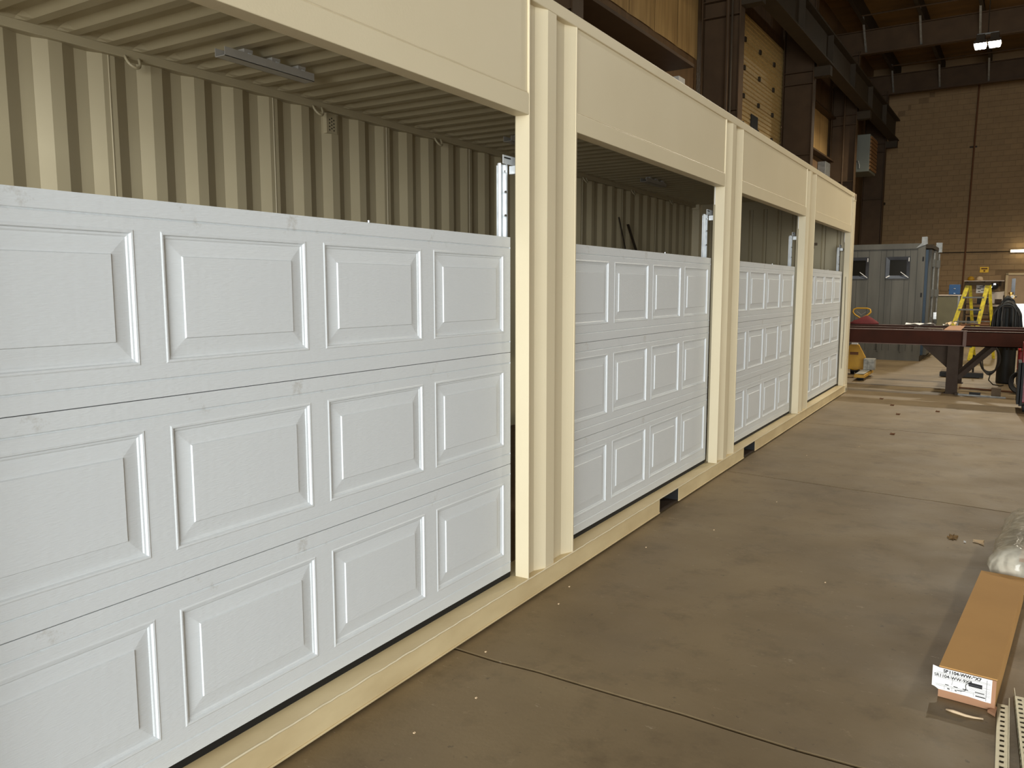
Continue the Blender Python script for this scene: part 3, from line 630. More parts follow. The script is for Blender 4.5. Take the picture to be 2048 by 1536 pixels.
for i, (a, b) in enumerate(OPEN):
    ya, yb = a+0.004, b-0.021; W = yb-ya; marg = (W-(3*0.622+PW))*0.5
    if i == 0: marg = 0.778-ya
    t = thing('garage_door', DL[i], 'garage door', (DX, (a+b)/2, DZ), 'W', 'garage doors in the container bays')
    me = section_mb(W, marg).mesh('section', WHITES)
    for k in range(3):
        s = inst('section', me, t, (DX, ya, DZ+k*SEC))
        for q in range(4): inst('panel', pm, s, (DX, ya+marg+q*0.622, DZ+k*SEC+0.093))
    MB().box(DX-0.036, DX-0.004, ya, yb, SILLZ+0.001, DZ-0.001).build('bottom_seal', BLACK, t, (DX, ya, SILLZ))
    MB().box(DX-0.04, DX-0.014, yb+0.001, b-0.001, SILLZ+0.001, DZ+3*SEC).build('side_gap_strip', BLACK, t, (DX, yb, SILLZ))  # dark gap at the jamb, its shade given by a black strip
    for q in (0.62,): MB().tube([(DX-0.02, ya+W*q, DZ+3*SEC-0.004), (DX-0.02, ya+W*q, DZ+3*SEC+0.008)], 0.004, 8).build('hinge_pin', GALV, t, (DX-0.02, ya+W*q, DZ+3*SEC))
TL = ['bright galvanized door track above the smudged garage door', 'bright galvanized door track above the third garage door from the pallet jack end',
      'bright galvanized door track above the second garage door from the pallet jack end', 'bright galvanized door track above the garage door nearest the pallet jack']
for i, (a, b) in enumerate(OPEN):
    t = thing('door_track', TL[i], 'door track', (-0.16, b+0.02, 0.13), 'W', 'vertical door tracks')
    y0 = b-0.008; zt = 2.12
    c = [(-0.155, y0+0.012), (-0.150, y0), (-0.158, y0-0.006), (-0.168, y0), (-0.168, y0+0.048), (-0.158, y0+0.056), (-0.146, y0+0.052), (-0.146, y0+0.044)]
    mb = MB().strip([(x, y, 0) for x, y in c], (0, 0, 0.13), (0, 0, zt)); mb.build('rail', GALV, t, (-0.16, b, 0.13), solid=0.002)
    MB().box(-0.172, -0.168, y0-0.004, y0+0.02, 0.13, zt-0.01).build('rail_lip', GALV, t, (-0.17, b, 0.13))
    MB().box(-0.140, -0.137, y0+0.0, b+0.14, 2.118, 2.158).build('bracket', GALV, t, (-0.14, b, 2.1))
    MB().box(-0.1365, -0.135, y0+0.008, y0+0.065, 2.143, 2.149).build('bracket_slot', BLACK, t, (-0.136, b, 2.135))
    MB().box(-0.140, -0.105, y0+0.06, b+0.12, 2.075, 2.112).build('bracket', GALV, t, (-0.14, b+0.1, 2.1))
    for z in (2.085, 1.99, 1.88): MB().tube([(-0.146, y0+0.03, z), (-0.140, y0+0.03, z)], 0.006, 8).build('bolt', CHROME, t, (-0.14, y0+0.03, z))
    if i: tag(MB().box(-0.080, -JD-0.0005, b-0.006, b+0.0, 2.19, HDR+0.0).build('stop_strip', PAPER, None, (-0.08, b, 2.19)), 'thin white strip between jamb and lintel, %s' % ['bay with the smudged door', 'third bay from the pallet jack end', 'second bay from the pallet jack end', 'bay nearest the pallet jack'][i], 'strip', 'white strips at the jambs')
# loose lift cables
tag(MB().tube([(-0.05, 3.79+0.02*math.sin(q/10*PI), 1.70-0.05*q) for q in range(11)], 0.0012, 5).build('loose_cable', HOSE, None, (-0.05, 3.79, 1.2)), 'thin loose cable hanging against the third garage door from the pallet jack end', 'cable')
tag(MB().tube([(-0.03+0.0*q, 12.33+0.06*math.sin(q/12*PI), 1.70-0.11*q) for q in range(13)], 0.003, 5).build('loose_cable', HOSE, None, (-0.03, 12.33, 0.4)), 'thin loose cable bowing beside the garage door nearest the pallet jack', 'cable')
t = thing('screw_clamp', 'small dark clamp gripping the post right of the second bay', 'clamp', (0.0, 9.85, 2.04))
MB().box(-0.05, 0.03, 9.85, 9.88, 2.03, 2.06).build('jaw', DARKST, t, (0, 9.86, 2.03)); MB().tube([(-0.03, 9.90, 2.0), (-0.03, 9.90, 1.94)], 0.012, 8).build('screw', DARKST, t, (-0.03, 9.9, 1.95)); MB().box(-0.05, -0.01, 9.86, 9.92, 1.995, 2.03).build('jaw', DARKST, t, (-0.03, 9.88, 1.99))

for k, (a, b, l) in enumerate((((-2.345, 9.58, 2.44), (-1.82, 9.63, 0.13), 'thin dark rod leaning on the corrugated wall inside the container'), ((-2.345, 9.87, 2.37), (-1.83, 10.6, 0.13), 'slim dark channel leaning beside the thin rod inside the container'))):
    tag(MB().bar(a, b, 0.025+0.02*k, 0.012).build('leaning_rod', DARKST, None, b), l, 'rod')
# ------------------------------------------------------------------ floor objects near the camera
# carton
bd = Vector((0.088, 0.996, 0)); bn = Vector((0.996, -0.088, 0)); bc = Vector((1.785, 3.285, 0)); BWid, BH, BL = 0.185, 0.115, 1.27
t = thing('cardboard_carton', 'long brown cardboard carton with a white shipping label on its end', 'carton', tuple(bc+bn*BWid/2+bd*0.6))
O = tuple(bc+bn*BWid/2+bd*0.6)
MB().obox(bc+bn*BWid/2+bd*BL/2+Vector((0, 0, BH/2+0.003)), bn*(BWid/2), bd*(BL/2), Vector((0, 0, BH/2-0.002))).build('box', CARD, t, O, bevel=0.003)
MB().obox(bc+bn*BWid/2+bd*BL/2+Vector((0, 0, BH+0.004)), bn*(BWid/2+0.002), bd*(BL/2), (0, 0, 0.002)).build('top_flap', CARD, t, O)
MB().obox(bc+bn*(BWid/2)+bd*(-0.004)+Vector((0, 0, BH/2+0.002)), bn*(BWid/2), bd*0.002, (0, 0, BH/2)).build('end_flap', CARDE, t, O)
mb = MB().prism([bc+bn*(BWid-0.02)-bd*0.03, bc+bn*(BWid+0.006)-bd*0.05, bc+bn*(BWid+0.006)+bd*0.01, bc+bn*(BWid)+bd*0.02], (0, 0, 0.002), (0, 0, 0.012))
mb.build('torn_flap', CARDE, t, O)
# label wraps the end and curls out past the corner; local (s across, h up) on the end face
def lab(s, h, out=0.0075):
    curl = 0.0
    if s < 0: curl = -0.35*s; out += (-s)*0.15
    return bc+bn*s+bd*(-out+curl*0.2)+Vector((0, 0, h))
mb = MB(); cols = [-0.022, -0.012, 0.0, 0.05, 0.10, 0.15, 0.172]
for s in cols:
    lowz = 0.032 if s >= 0 else 0.036+0.3*(-s)
    mb.v += [tuple(lab(s, lowz+(-0.004 if s > 0.1 else 0))), tuple(lab(s, 0.117 if s >= 0 else 0.117+(-s)*0.25))]
for k in range(len(cols)-1): mb.f.append((2*k, 2*k+2, 2*k+3, 2*k+1))
lbl = mb.build('shipping_label', PAPER, t, O, solid=0.0006)
def lrect(s0, s1, h0, h1, m, nm='label_rule'):
    MB().quad(lab(s0, h0, 0.0083), lab(s1, h0, 0.0083), lab(s1, h1, 0.0083), lab(s0, h1, 0.0083)).build(nm, m, lbl, O)
for h in (0.100, 0.096, 0.079, 0.0525, 0.0475): lrect(-0.01, 0.168, h, h+0.0008, INKG)
for h in (0.070, 0.065, 0.060): lrect(0.10, 0.168, h, h+0.0007, INKG)
for s in (0.02, 0.045, 0.075, 0.115): lrect(s, s+0.0007, 0.036, 0.052, INKG)
lrect(0.155, 0.1565, 0.032, 0.112, INKG)
for k, (s, wd) in enumerate(((0.022, 0.012), (0.05, 0.014), (0.08, 0.018), (0.12, 0.03))): lrect(s, s+wd, 0.0545, 0.0575, INK, 'label_print')
for k, (s, wd) in enumerate(((0.03, 0.008), (0.055, 0.006), (0.122, 0.032))): lrect(s, s+wd, 0.040, 0.044, INK, 'label_print')
lrect(0.098, 0.142, 0.073, 0.0885, INK, 'black_bar')
pen = [(0.107, 0.093), (0.1065, 0.087), (0.099, 0.083), (0.091, 0.079), (0.089, 0.070), (0.091, 0.060), (0.088, 0.051), (0.075, 0.046), (0.062, 0.0445)]
MB().tube([lab(a, b, 0.0086) for a, b in pen], 0.0012, 5).build('pen_stroke', INK, lbl, O)
MB().tube([lab(0.048, 0.093, 0.0086), lab(0.046, 0.075, 0.0086), lab(0.044, 0.060, 0.0086)], 0.0005, 5).build('pen_stroke', INKG, lbl, O)
def text(body, size, s, h, m, bold=False):
    c = bpy.data.curves.new('label_text', 'FONT'); c.body = body; c.size = size; c.extrude = 0.0; c.offset = 0.0006 if bold else 0.0002
    o = bpy.data.objects.new('label_text', c); COL.objects.link(o)
    dg = bpy.context.evaluated_depsgraph_get(); me = bpy.data.meshes.new_from_object(o.evaluated_get(dg)); bpy.data.objects.remove(o)
    me.materials.append(m); o = bpy.data.objects.new('label_text', me); COL.objects.link(o); o.parent = lbl
    p = lab(s, h, 0.0086)
    o.matrix_parent_inverse = Matrix.Identity(4)
    R3 = Matrix((bn, Vector((0, 0, 1)), bn.cross(Vector((0, 0, 1))))).transposed().to_4x4()
    o.matrix_local = Matrix.Translation(p-Vector(O)) @ R3
text('SR1104-WW-9X7', 0.0165, 0.014, 0.1025, INK, True)
text('SR1104-WW-9X7', 0.0165, -0.016, 0.0825, INK, False)
tag(MB().tube([(1.817, 3.182, 0.004), (1.84, 3.176, 0.006), (1.88, 3.168, 0.005), (1.905, 3.170, 0.004), (1.935, 3.176, 0.004)], [0.003, 0.006, 0.005, 0.004, 0.003], 6).build('paper_strip', MASK, None, (1.88, 3.17, 0), smooth=True), 'curled cream strip of paper on the floor before the carton', 'paper scrap')
# wrapped roll behind the carton
t = thing('plastic_wrapped_bundle', 'bundle of coiled springs wrapped in clear plastic behind the carton', 'bundle', (2.12, 5.2, 0))
ax = Vector((0.085, 0.996, 0)).normalized(); sd = Vector((0.996, -0.085, 0)); st0 = Vector((2.068, 4.60, 0))
mb = MB(); K = 18; M_ = 20; rr = random.Random(5)
for i in range(K+1):
    q = i/K; c = st0+ax*(1.25*q); sc = min(1, 0.88+q*3, 0.3+(1-q)*3.0)
    for j in range(M_):
        a = 2*PI*j/M_; r = 0.155*(1+rr.uniform(-0.05, 0.05)); x = r*math.cos(a)*sc; z = 0.118*math.sin(a)*sc*(1+rr.uniform(-0.06, 0.06))+0.122
        mb.v.append(tuple(c+sd*x+Vector((0, 0, max(0.002, z)))))
for i in range(K):
    for j in range(M_): j2 = (j+1) % M_; mb.f.append((i*M_+j, i*M_+j2, (i+1)*M_+j2, (i+1)*M_+j))
mb.f.append(tuple(reversed(range(M_)))); mb.f.append(tuple(K*M_+j for j in range(M_)))
mb.build('plastic_film', FILM, t, (2.12, 5.2, 0), smooth=True)
for s, m in ((-0.066, WHITEP), (0.066, WHITEP)):
    pts = []
    for i in range(36*10):
        a = 2*PI*i/10; c = st0+ax*(0.10+1.0*i/360)+sd*s; pts.append(c+sd*(0.052*math.cos(a))+Vector((0, 0, 0.085+0.06*math.sin(a))))
    MB().tube(pts, 0.010, 5).build('coil_spring', GREYB, t, (2.12, 5.2, 0), smooth=True)
    MB().tube([st0+ax*0.02+sd*s+Vector((0, 0, 0.085)), st0+ax*1.15+sd*s+Vector((0, 0, 0.085))], 0.038, 12).build('core_tube', m, t, (2.12, 5.2, 0))
MB().bar(st0+ax*0.0+sd*0.0+Vector((0, 0, 0.19)), st0+ax*1.15+Vector((0, 0, 0.19)), 0.03, 0.02).build('strip', CARDE, t, (2.12, 5.2, 0))
# perforated angles
ANGM = mat('zinc_plated_angle', S(166, 160, 136), 0.4, 0.3, col2=S(136, 131, 110), scale=14)
def angle(a, b, label, flip):
    a, b = Vector(a), Vector(b); d = (b-a).normalized(); s = d.cross(Vector((0, 0, 1))); L_ = (b-a).length
    t = thing('perforated_angle', label, 'angle bar', tuple(a), 'W', 'slotted angles beside the carton')
    Wd = 0.036; mb = MB(); PT = 0.036; n = int(L_/PT)
    f = lambda al, ac, z: tuple(a+d*al+s*ac+Vector((0, 0, z)))
    for z in (0.0, 0.003):
        mb.quad(f(0, 0, z), f(L_, 0, z), f(L_, 0.012, z), f(0, 0.012, z)); mb.quad(f(0, 0.025, z), f(L_, 0.025, z), f(L_, Wd, z), f(0, Wd, z))
        for k in range(n+1): mb.quad(f(k*PT, 0.012, z), f(k*PT+0.022, 0.012, z), f(k*PT+0.022, 0.025, z), f(k*PT, 0.025, z))
    mb.quad(f(0, Wd, 0), f(L_, Wd, 0), f(L_, Wd, 0.003), f(0, Wd, 0.003))
    mb.build('flat_leg', ANGM, t, tuple(a))
    e = Wd if not flip else 0.0
    mb = MB(); g = lambda al, ac, z: tuple(a+d*al+s*(e+ac)+Vector((0, 0, z)))
    mb.quad(g(0, 0, 0), g(L_, 0, 0), g(L_, 0, 0.010), g(0, 0, 0.010)); mb.quad(g(0, 0, 0.024), g(L_, 0, 0.024), g(L_, 0, 0.034), g(0, 0, 0.034))
    for k in range(n+1): mb.quad(g(k*PT, 0, 0.010), g(k*PT+0.021, 0, 0.010), g(k*PT+0.021, 0, 0.024), g(k*PT, 0, 0.024))
    mb.build('upright_leg', ANGM, t, tuple(a), solid=0.0025)
angle((2.013, 3.33, 0.001), (2.004, 2.30, 0.001), 'slotted galvanized angle bar lying against the carton corner', True)
angle((2.066, 3.43, 0.001), (2.098, 2.30, 0.001), 'slotted galvanized angle bar lying farther from the carton', False)
bpy.context.view_layer.update()
# litter
def scrap(name, pts, m, label, cat, z=0.002, grp=None):
    c = (sum(p[0] for p in pts)/len(pts), sum(p[1] for p in pts)/len(pts), 0)
    mb = MB(); rr = random.Random(len(label)); n = len(pts)
    top = [(x, y, z+0.004+rr.uniform(0, 0.012)) for x, y in pts]; bot = [(x, y, z) for x, y in pts]
    mb.v = top+bot+[(c[0], c[1], z+0.004)]
    for i in range(n): j = (i+1) % n; mb.f += [(i, j, 2*n), (i, j, n+j, n+i)]
    mb.f.append(tuple(range(2*n-1, n-1, -1)))
    tag(mb.build(name, m, None, c), label, cat, grp)
def star(x, y, r, n, rs, sq=1.0):
    rr = random.Random(rs); return [(x+r*(rr.uniform(0.8, 1) if i % 2 else rr.uniform(0.3, 0.45))*math.cos(2*PI*i/n), y+r*sq*(rr.uniform(0.8, 1) if i % 2 else rr.uniform(0.3, 0.45))*math.sin(2*PI*i/n)) for i in range(n)]
scrap('dry_leaf', star(1.73, 5.50, 0.034, 14, 1, 1.7), LEAF, 'crumpled brown dry leaf on the floor', 'leaf')
scrap('paper_scrap', star(1.88, 5.48, 0.042, 6, 4, 1.7), MASK, 'three-cornered cream paper scrap beside the plastic bundle', 'paper scrap')
scrap('paper_scrap', star(1.80, 5.44, 0.010, 6, 3), PAPER, 'tiny white paper bit between leaf and cream scrap', 'paper scrap')
rr = random.Random(11)
for k, (x, y) in enumerate([(0.08, 3.55), (0.30, 2.36), (0.14, 3.32), (0.42, 4.9), (0.25, 2.05), (0.18, 4.35), (0.6, 5.8), (0.45, 7.6), (0.8, 8.3), (0.12, 2.7), (1.2, 4.3), (0.2, 1.75)]):
    tag(MB().box(x-0.003, x+0.003, y-0.004, y+0.004, 0.0005, 0.004).build('plaster_crumb', MASK, None, (x, y, 0)), 'tiny cream crumb on the concrete floor', 'crumb', 'cream crumbs along the container')
for k, (x, y) in enumerate([(0.75, 11.5), (0.9, 10.7), (1.0, 9.2), (0.55, 12.1), (1.3, 11.2)]):
    scrap('debris_flake', star(x, y, 0.035, 8, 20+k, 1.5), RUST, 'small dark flake of debris on the floor before the workbench', 'debris', grp='dark flakes before the workbench')

# ------------------------------------------------------------------ steel workbench
t = thing('steel_workbench', 'long red-oxide steel beam workbench past the container end', 'workbench', (1.3, 13.6, 0)); O = (1.3, 13.6, 0)
def ibeam_x(x0, x1, y, z0, z1, w_, m=RED):
    b = MB().box(x0, x1, y-0.006, y+0.006, z0+0.012, z1-0.012).build('beam', m, t, O)
    MB().box(x0, x1, y-w_/2, y+w_/2, z1-0.012, z1).build('top_flange', REDTOP, b, O)
    MB().box(x0, x1, y-w_/2, y+w_/2, z0, z0+0.012).build('bottom_flange', REDTOP, b, O)
ibeam_x(-1.6, 1.462, 13.29, 0.702, 0.925, 0.13)
ibeam_x(-1.6, 3.6, 14.05, 0.702, 0.925, 0.09); ibeam_x(-1.6, 3.6, 14.86, 0.702, 0.925, 0.10)
ch = MB().box(1.50, 3.8, 13.20, 13.212, 0.702, 0.918).build('channel', RED, t, O)
MB().box(1.50, 3.8, 13.20, 13.36, 0.906, 0.918).build('top_flange', REDTOP, ch, O); MB().box(1.50, 3.8, 13.20, 13.36, 0.702, 0.714).build('bottom_flange', RED, ch, O)
MB().box(1.455, 1.50, 13.195, 13.36, 0.70, 0.925).build('weld_plate', REDTOP, t, O)
MB().box(1.20, 1.42, 13.25, 14.9, 0.926, 0.932).build('cross_plate', CARDE, t, O)
def leg(x0, x1, y0, y1): MB().box(x0, x1, y0, y1, 0.012, 0.702).build('leg', STEELLEG, t, O); MB().box(x0-0.02, x1+0.02, y0-0.02, y1+0.02, 0, 0.012).build('foot_plate', STEELLEG, t, O)
leg(1.27, 1.42, 13.22, 13.37); leg(1.27, 1.42, 14.75, 14.9); leg(-1.4, -1.25, 14.75, 14.9); leg(3.3, 3.45, 13.22, 13.37); leg(3.3, 3.45, 14.75, 14.9)
MB().bar((1.42, 13.3, 0.23), (1.86, 13.3, 0.70), 0.06, 0.10, (0, 1, 0)).build('brace', STEELLEG, t, O)
MB().bar((1.42, 13.72, 0.28), (1.80, 13.72, 0.70), 0.06, 0.08, (0, 1, 0)).build('brace', STEELLEG, t, O)
MB().prism([(1.27, 13.4, 0.70), (0.90, 13.4, 0.70), (1.27, 13.4, 0.36)], (0, 0, 0), (0, 0.012, 0)).build('gusset', STEELLEG, t, O)
# things on the bench
tag(MB().tube([(0.80, 13.33, 0.945), (0.83, 13.34, 0.947), (1.0, 13.33, 0.945), (1.19, 13.28, 0.945)], [0.014, 0.018, 0.010, 0.014], 8).build('pry_bar', CHROME, None, (1.0, 13.33, 0.93)), 'bright steel bar lying along the front beam of the workbench', 'steel bar')
def sheetp(x0, x1, y0, y1, z, label, rs, m=PAPER, amp=0.02):
    rr = random.Random(rs); mb = MB(); n = 6
    for i in range(n+1):
        for j in range(3): mb.v.append((x0+(x1-x0)*i/n, y0+(y1-y0)*j/2, z+rr.uniform(0, amp)))
    for i in range(n):
        for j in range(2): mb.f.append((3*i+j, 3*i+3+j, 3*i+4+j, 3*i+1+j))
    tag(mb.build('paper_sheet', m, None, ((x0+x1)/2, (y0+y1)/2, z), solid=0.002), label, 'paper')
sheetp(0.55, 0.98, 14.78, 15.0, 0.932, 'white crumpled drawing sheet on the far beam of the workbench', 1, amp=0.035)
sheetp(1.10, 1.18, 14.8, 14.95, 0.932, 'small white scrap on the workbench near the cross plate', 2)
sheetp(1.14, 1.30, 14.8, 14.95, 0.938, 'crumpled cream rag on the workbench cross plate', 3, MASK, 0.06)
t = thing('cutting_torch', 'dark cutting torch lying across the workbench by the ladder', 'torch', (1.6, 14.85, 0.93))
MB().tube([(1.36, 14.85, 0.945), (1.5, 14.85, 0.955), (1.75, 14.85, 0.95)], 0.014, 8).build('handle', RUST, t, (1.6, 14.85, 0.93)); MB().tube([(1.45, 14.83, 0.965), (1.52, 14.83, 0.985), (1.6, 14.84, 0.965)], 0.008, 6).build('valve', CHROME, t, (1.5, 14.84, 0.96))
# red canvas heap
mb = MB(); rr = random.Random(9); K, M_ = 7, 18
for i in range(K+1):
    q = i/K
    for j in range(M_):
        a = 2*PI*j/M_; r = (1-q**1.3)*(1+rr.uniform(-0.1, 0.1))+0.02; mb.v.append((-0.10+0.24*r*math.cos(a)+0.05*q, 14.84+0.09*r*math.sin(a), 0.927+0.15*q))
for i in range(K):
    for j in range(M_): j2 = (j+1) % M_; mb.f.append((i*M_+j, i*M_+j2, (i+1)*M_+j2, (i+1)*M_+j))
mb.f.append(tuple(K*M_+j for j in range(M_))); mb.f.append(tuple(reversed(range(M_))))
tag(mb.build('canvas_heap', REDC, None, (-0.1, 14.84, 0.93), smooth=True), 'dark red canvas heaped on the far beam of the workbench', 'canvas')

# ------------------------------------------------------------------ pallet jack
t = thing('pallet_jack', 'yellow pallet jack standing under the workbench by the container end', 'pallet jack', (-0.25, 15.2, 0)); O = (-0.25, 15.2, 0)
MB().prism([(-0.52, 15.3, 0.10), (-0.14, 15.3, 0.10), (-0.10, 15.3, 0.32), (-0.22, 15.3, 0.54), (-0.30, 15.3, 0.555), (-0.36, 15.3, 0.54), (-0.52, 15.3, 0.32)], (0, 0, 0), (0, 0.06, 0)).build('apron', YEL, t, O, bevel=0.006)
MB().box(-0.36, -0.22, 15.29, 15.30, 0.36, 0.41).build('name_plate', RUST, t, O)
MB().box(-0.34, -0.24, 15.29, 15.36, 0.545, 0.57).build('cap', PAPER, t, O)
for x0, x1, yt in ((-0.13, 0.03, 14.30), (-0.62, -0.46, 14.30)):
    f = MB().prism([(x0, 0, 0.055), (x1, 0, 0.055), (x1, 0, 0.10), (x0+0.01, 0, 0.115), (x0, 0, 0.10)], (0, yt, 0), (0, 15.36, 0)).build('fork', YEL, t, O)
    MB().box(x0+0.012, x1-0.012, yt+0.02, 15.3, 0.116, 0.12).build('fork_top', GREYB, f, O)
    MB().tube([(x0+0.03, yt+0.14, 0.04), (x1-0.03, yt+0.14, 0.04)], 0.04, 12).build('load_roller', BLACK, f, O)
for x in (-0.33, -0.25): MB().tube([(x-0.03, 15.5, 0.085), (x+0.03, 15.5, 0.085)], 0.085, 16).build('steer_wheel', BLACK, t, O)
MB().tube([(-0.29, 15.42, 0.08), (-0.29, 15.42, 0.42)], 0.06, 12).build('pump', YEL, t, O)
MB().tube([(-0.29, 15.45, 0.40), (-0.29, 15.9, 0.99)], 0.022, 8).build('handle_shaft', YEL, t, O)
loop = [(-0.29, 15.9, 0.985), (-0.40, 15.93, 1.05), (-0.44, 15.95, 1.10), (-0.43, 15.97, 1.15), (-0.38, 15.98, 1.17), (-0.20, 15.98, 1.17), (-0.15, 15.97, 1.15), (-0.135, 15.95, 1.10), (-0.18, 15.93, 1.05)]
MB().tube(loop, 0.014, 8, closed=True).build('handle_loop', YEL, t, O, smooth=True)
MB().tube([(-0.37, 15.95, 1.11), (-0.29, 15.92, 1.05), (-0.21, 15.95, 1.11)], 0.006, 6).build('release_lever', GALVD, t, O)
tag(MB().box(-0.10, 0.08, 15.05, 15.25, 0.121, 0.315).box(-0.03, 0.08, 15.03, 15.05, 0.135, 0.29).build('cast_block', GREYB, None, (0, 15.1, 0.12), bevel=0.015), 'rough grey metal block on the fork of the pallet jack', 'block')

# ------------------------------------------------------------------ grey shed container behind the bench
t = thing('grey_steel_shed', 'weathered grey steel container shed with two dark windows before the block wall', 'shed', (-1.5, 20, 0)); O = (-1.5, 20, 0)
YS, YE, XS, XR, HS = 18.9, 21.3, -2.4, 0.34, 2.47
WINS = [(-0.26, 0.20, 1.74, 2.20), (-1.06, -0.60, 1.74, 2.20)]
# front wall sheets between shallow flutes, with real window openings
xs = [XS]; x = XS
cuts = sorted(set([XS, XR] + [c for w_ in WINS for c in w_[:2]] + [XR-0.235*k for k in range(25) if XR-0.235*k > XS]))
for a, b in zip(cuts, cuts[1:]):
    if b-a < 0.015: continue
    mid = (a+b)/2; hole = [w_ for w_ in WINS if w_[0] < mid < w_[1]]
    spans = [(0.20, 2.36)] if not hole else [(0.20, hole[0][2]), (hole[0][3], 2.36)]
    for z0, z1 in spans: MB().box(a+0.004, b-0.004, YS+0.004, YS+0.03, z0, z1).build('wall_sheet', GREYMET, t, O)
    if not hole: MB().box(b-0.012, b+0.012, YS+0.015, YS+0.03, 0.2, 2.36).build('wall_flute', GREYMET, t, O)
    else:
        for z0, z1 in spans: MB().box(b-0.012, b+0.012, YS+0.015, YS+0.03, z0, z1).build('wall_flute', GREYMET, t, O)
MB().box(XS, XR, YS-0.02, YS+0.06, 2.36, HS).build('top_rail', GREYMET, t, O); MB().box(XS, XR, YS-0.02, YS+0.06, 0.0, 0.20).build('bottom_rail', GREYMET, t, O)
for k in range(6): MB().box(XR-0.25-k*0.45, XR-0.22-k*0.45, YS-0.03, YS-0.01, 0.18, 0.5).build('rib', GREYMET, t, O)
MB().box(XS, XR, YS+0.05, YE, HS-0.05, HS).build('roof', GREYMET, t, O); MB().box(XS, XR, YE-0.04, YE, 0, HS).build('back_wall', GREYMET, t, O); MB().box(XS, XS+0.04, YS+0.06, YE, 0, HS).build('end_wall', GREYMET, t, O)
MB().box(XS, XR, YS+0.06, YE, 0.15, 0.17).build('floor_deck', WOOD, t, O)
for k, (a, b, c, d) in enumerate(WINS):
    e = 0.065
    for q in ([(a, YS, d), (b, YS, d), (b-e, YS+0.05, d-e), (a+e, YS+0.05, d-e)], [(a, YS, c), (b, YS, c), (b-e, YS+0.05, c+e), (a+e, YS+0.05, c+e)],
              [(a, YS, c), (a, YS, d), (a+e, YS+0.05, d-e), (a+e, YS+0.05, c+e)], [(b, YS, c), (b, YS, d), (b-e, YS+0.05, d-e), (b-e, YS+0.05, c+e)]):
        MB().prism(q, (0, -0.02, 0), (0, 0, 0)).build('window_frame', WINFR, t, O)
    MB().box(a+e-0.005, b-e+0.005, YS+0.052, YS+0.058, c+e-0.005, d-e+0.005).build('window_pane', GLASSD, t, O)  # opaque near-black pane, so the interior reads as unlit
    MB().bar((b-0.015, YS-0.03, c+0.02), (b-0.17, YS-0.01, c+0.14), 0.014, 0.012).build('torn_strip', PAPER, t, O); MB().bar((a+0.01, YS-0.03, c+0.02), (a+0.08, YS-0.01, c+0.06), 0.014, 0.02).build('torn_strip', PAPER, t, O)
    MB().bar((b-0.02, YS-0.03, d-0.02), (b-0.02, YS-0.03, d-0.10), 0.014, 0.014).build('torn_strip', PAPER, t, O)
# corner post, blue seal strip and door end
MB().box(XR, XR+0.135, YS-0.01, YS+0.15, 0.0, HS).build('corner_post', GREYMET, t, O)
for z in (0.75, 1.35, 2.1): MB().box(XR+0.09, XR+0.12, YS-0.016, YS-0.008, z, z+0.09).build('slot', BLACK, t, O)
MB().box(XR, XR+0.185, YS+0.15, YS+0.32, 0.12, 2.34).build('blue_panel', BLUEP, t, O)
MB().box(XR, XR+0.225, YS+0.5, YS+1.2, 0.1, 2.36).build('door_leaf', GREYMET, t, O); MB().box(XR, XR+0.255, YS+1.22, YE, 0.1, 2.36).build('door_leaf', GREYMET, t, O)
for yy, xx in ((YS+0.9, 0.25), (YS+1.6, 0.30)):
    MB().tube([(XR+xx, yy, 0.3), (XR+xx, yy, 2.3)], 0.02, 8).build('lock_rod', GALVD, t, O)
    for z in (0.75, 1.35, 2.0): MB().box(XR+0.2, XR+xx+0.03, yy-0.05, yy+0.05, z, z+0.16).build('rod_bracket', GREYMET, t, O)
MB().prism([(XR-0.04, YS, HS-0.10), (XR+0.06, YS, HS+0.0), (XR+0.06, YS, HS+0.13), (XR+0.16, YS, HS+0.13), (XR+0.17, YS, HS-0.02)], (0, -0.03, 0), (0, 0.12, 0)).build('lifting_lug', GALVD, t, O)
MB().box(XR+0.20, XR+0.32, YE-0.4, YE-0.2, HS-0.12, HS+0.10).build('lifting_lug', GALVD, t, O)
MB().box(XR+0.1, XR+0.26, YS+0.2, YE-0.3, HS-0.10, HS-0.02).build('door_header', DARKST, t, O)
MB().box(XR+0.02, XR+0.16, YS+0.0, YE, 0.0, 0.11).build('door_sill', DARKST, t, O)
MB().box(XR+0.27, XR+0.33, YS+1.3, YS+1.4, 0.85, 1.0).build('latch_handle', CHROME, t, O)
bpy.context.view_layer.update()

# ------------------------------------------------------------------ step ladder
t = thing('step_ladder', 'yellow fibreglass step ladder standing behind the workbench', 'ladder', (1.45, 20, 0)); O = (1.45, 20, 0)
tl, tr = Vector((1.25, 20.05, 1.60)), Vector((1.62, 19.95, 1.60)); fo = Vector((-0.40, -0.30, -1.60)); fo2 = Vector((-0.24, -0.30, -1.60)); ro_ = Vector((0.20, 0.5, -1.60)); ro2 = Vector((0.20, 0.5, -1.60))
MB().bar(tl+fo, tl, 0.05, 0.08, (1, 0, 0)).build('front_rail', YELADD, t, O); MB().bar(tr+fo2, tr, 0.05, 0.08, (1, 0, 0)).build('front_rail', YELADD, t, O)
MB().bar(tl+ro_, tl+Vector((0.04, 0.05, 0)), 0.045, 0.06, (1, 0, 0)).build('rear_rail', YELADD, t, O); MB().bar(tr+ro2, tr+Vector((0.04, 0.05, 0)), 0.045, 0.06, (1, 0, 0)).build('rear_rail', YELADD, t, O)
MB().obox((tl+tr)/2+Vector((0.01, 0.02, 0.03)), (tr-tl)/2+(tr-tl).normalized()*0.04, Vector((0.02, 0.10, 0)), (0, 0, 0.03)).build('top_cap', DARKST, t, O)
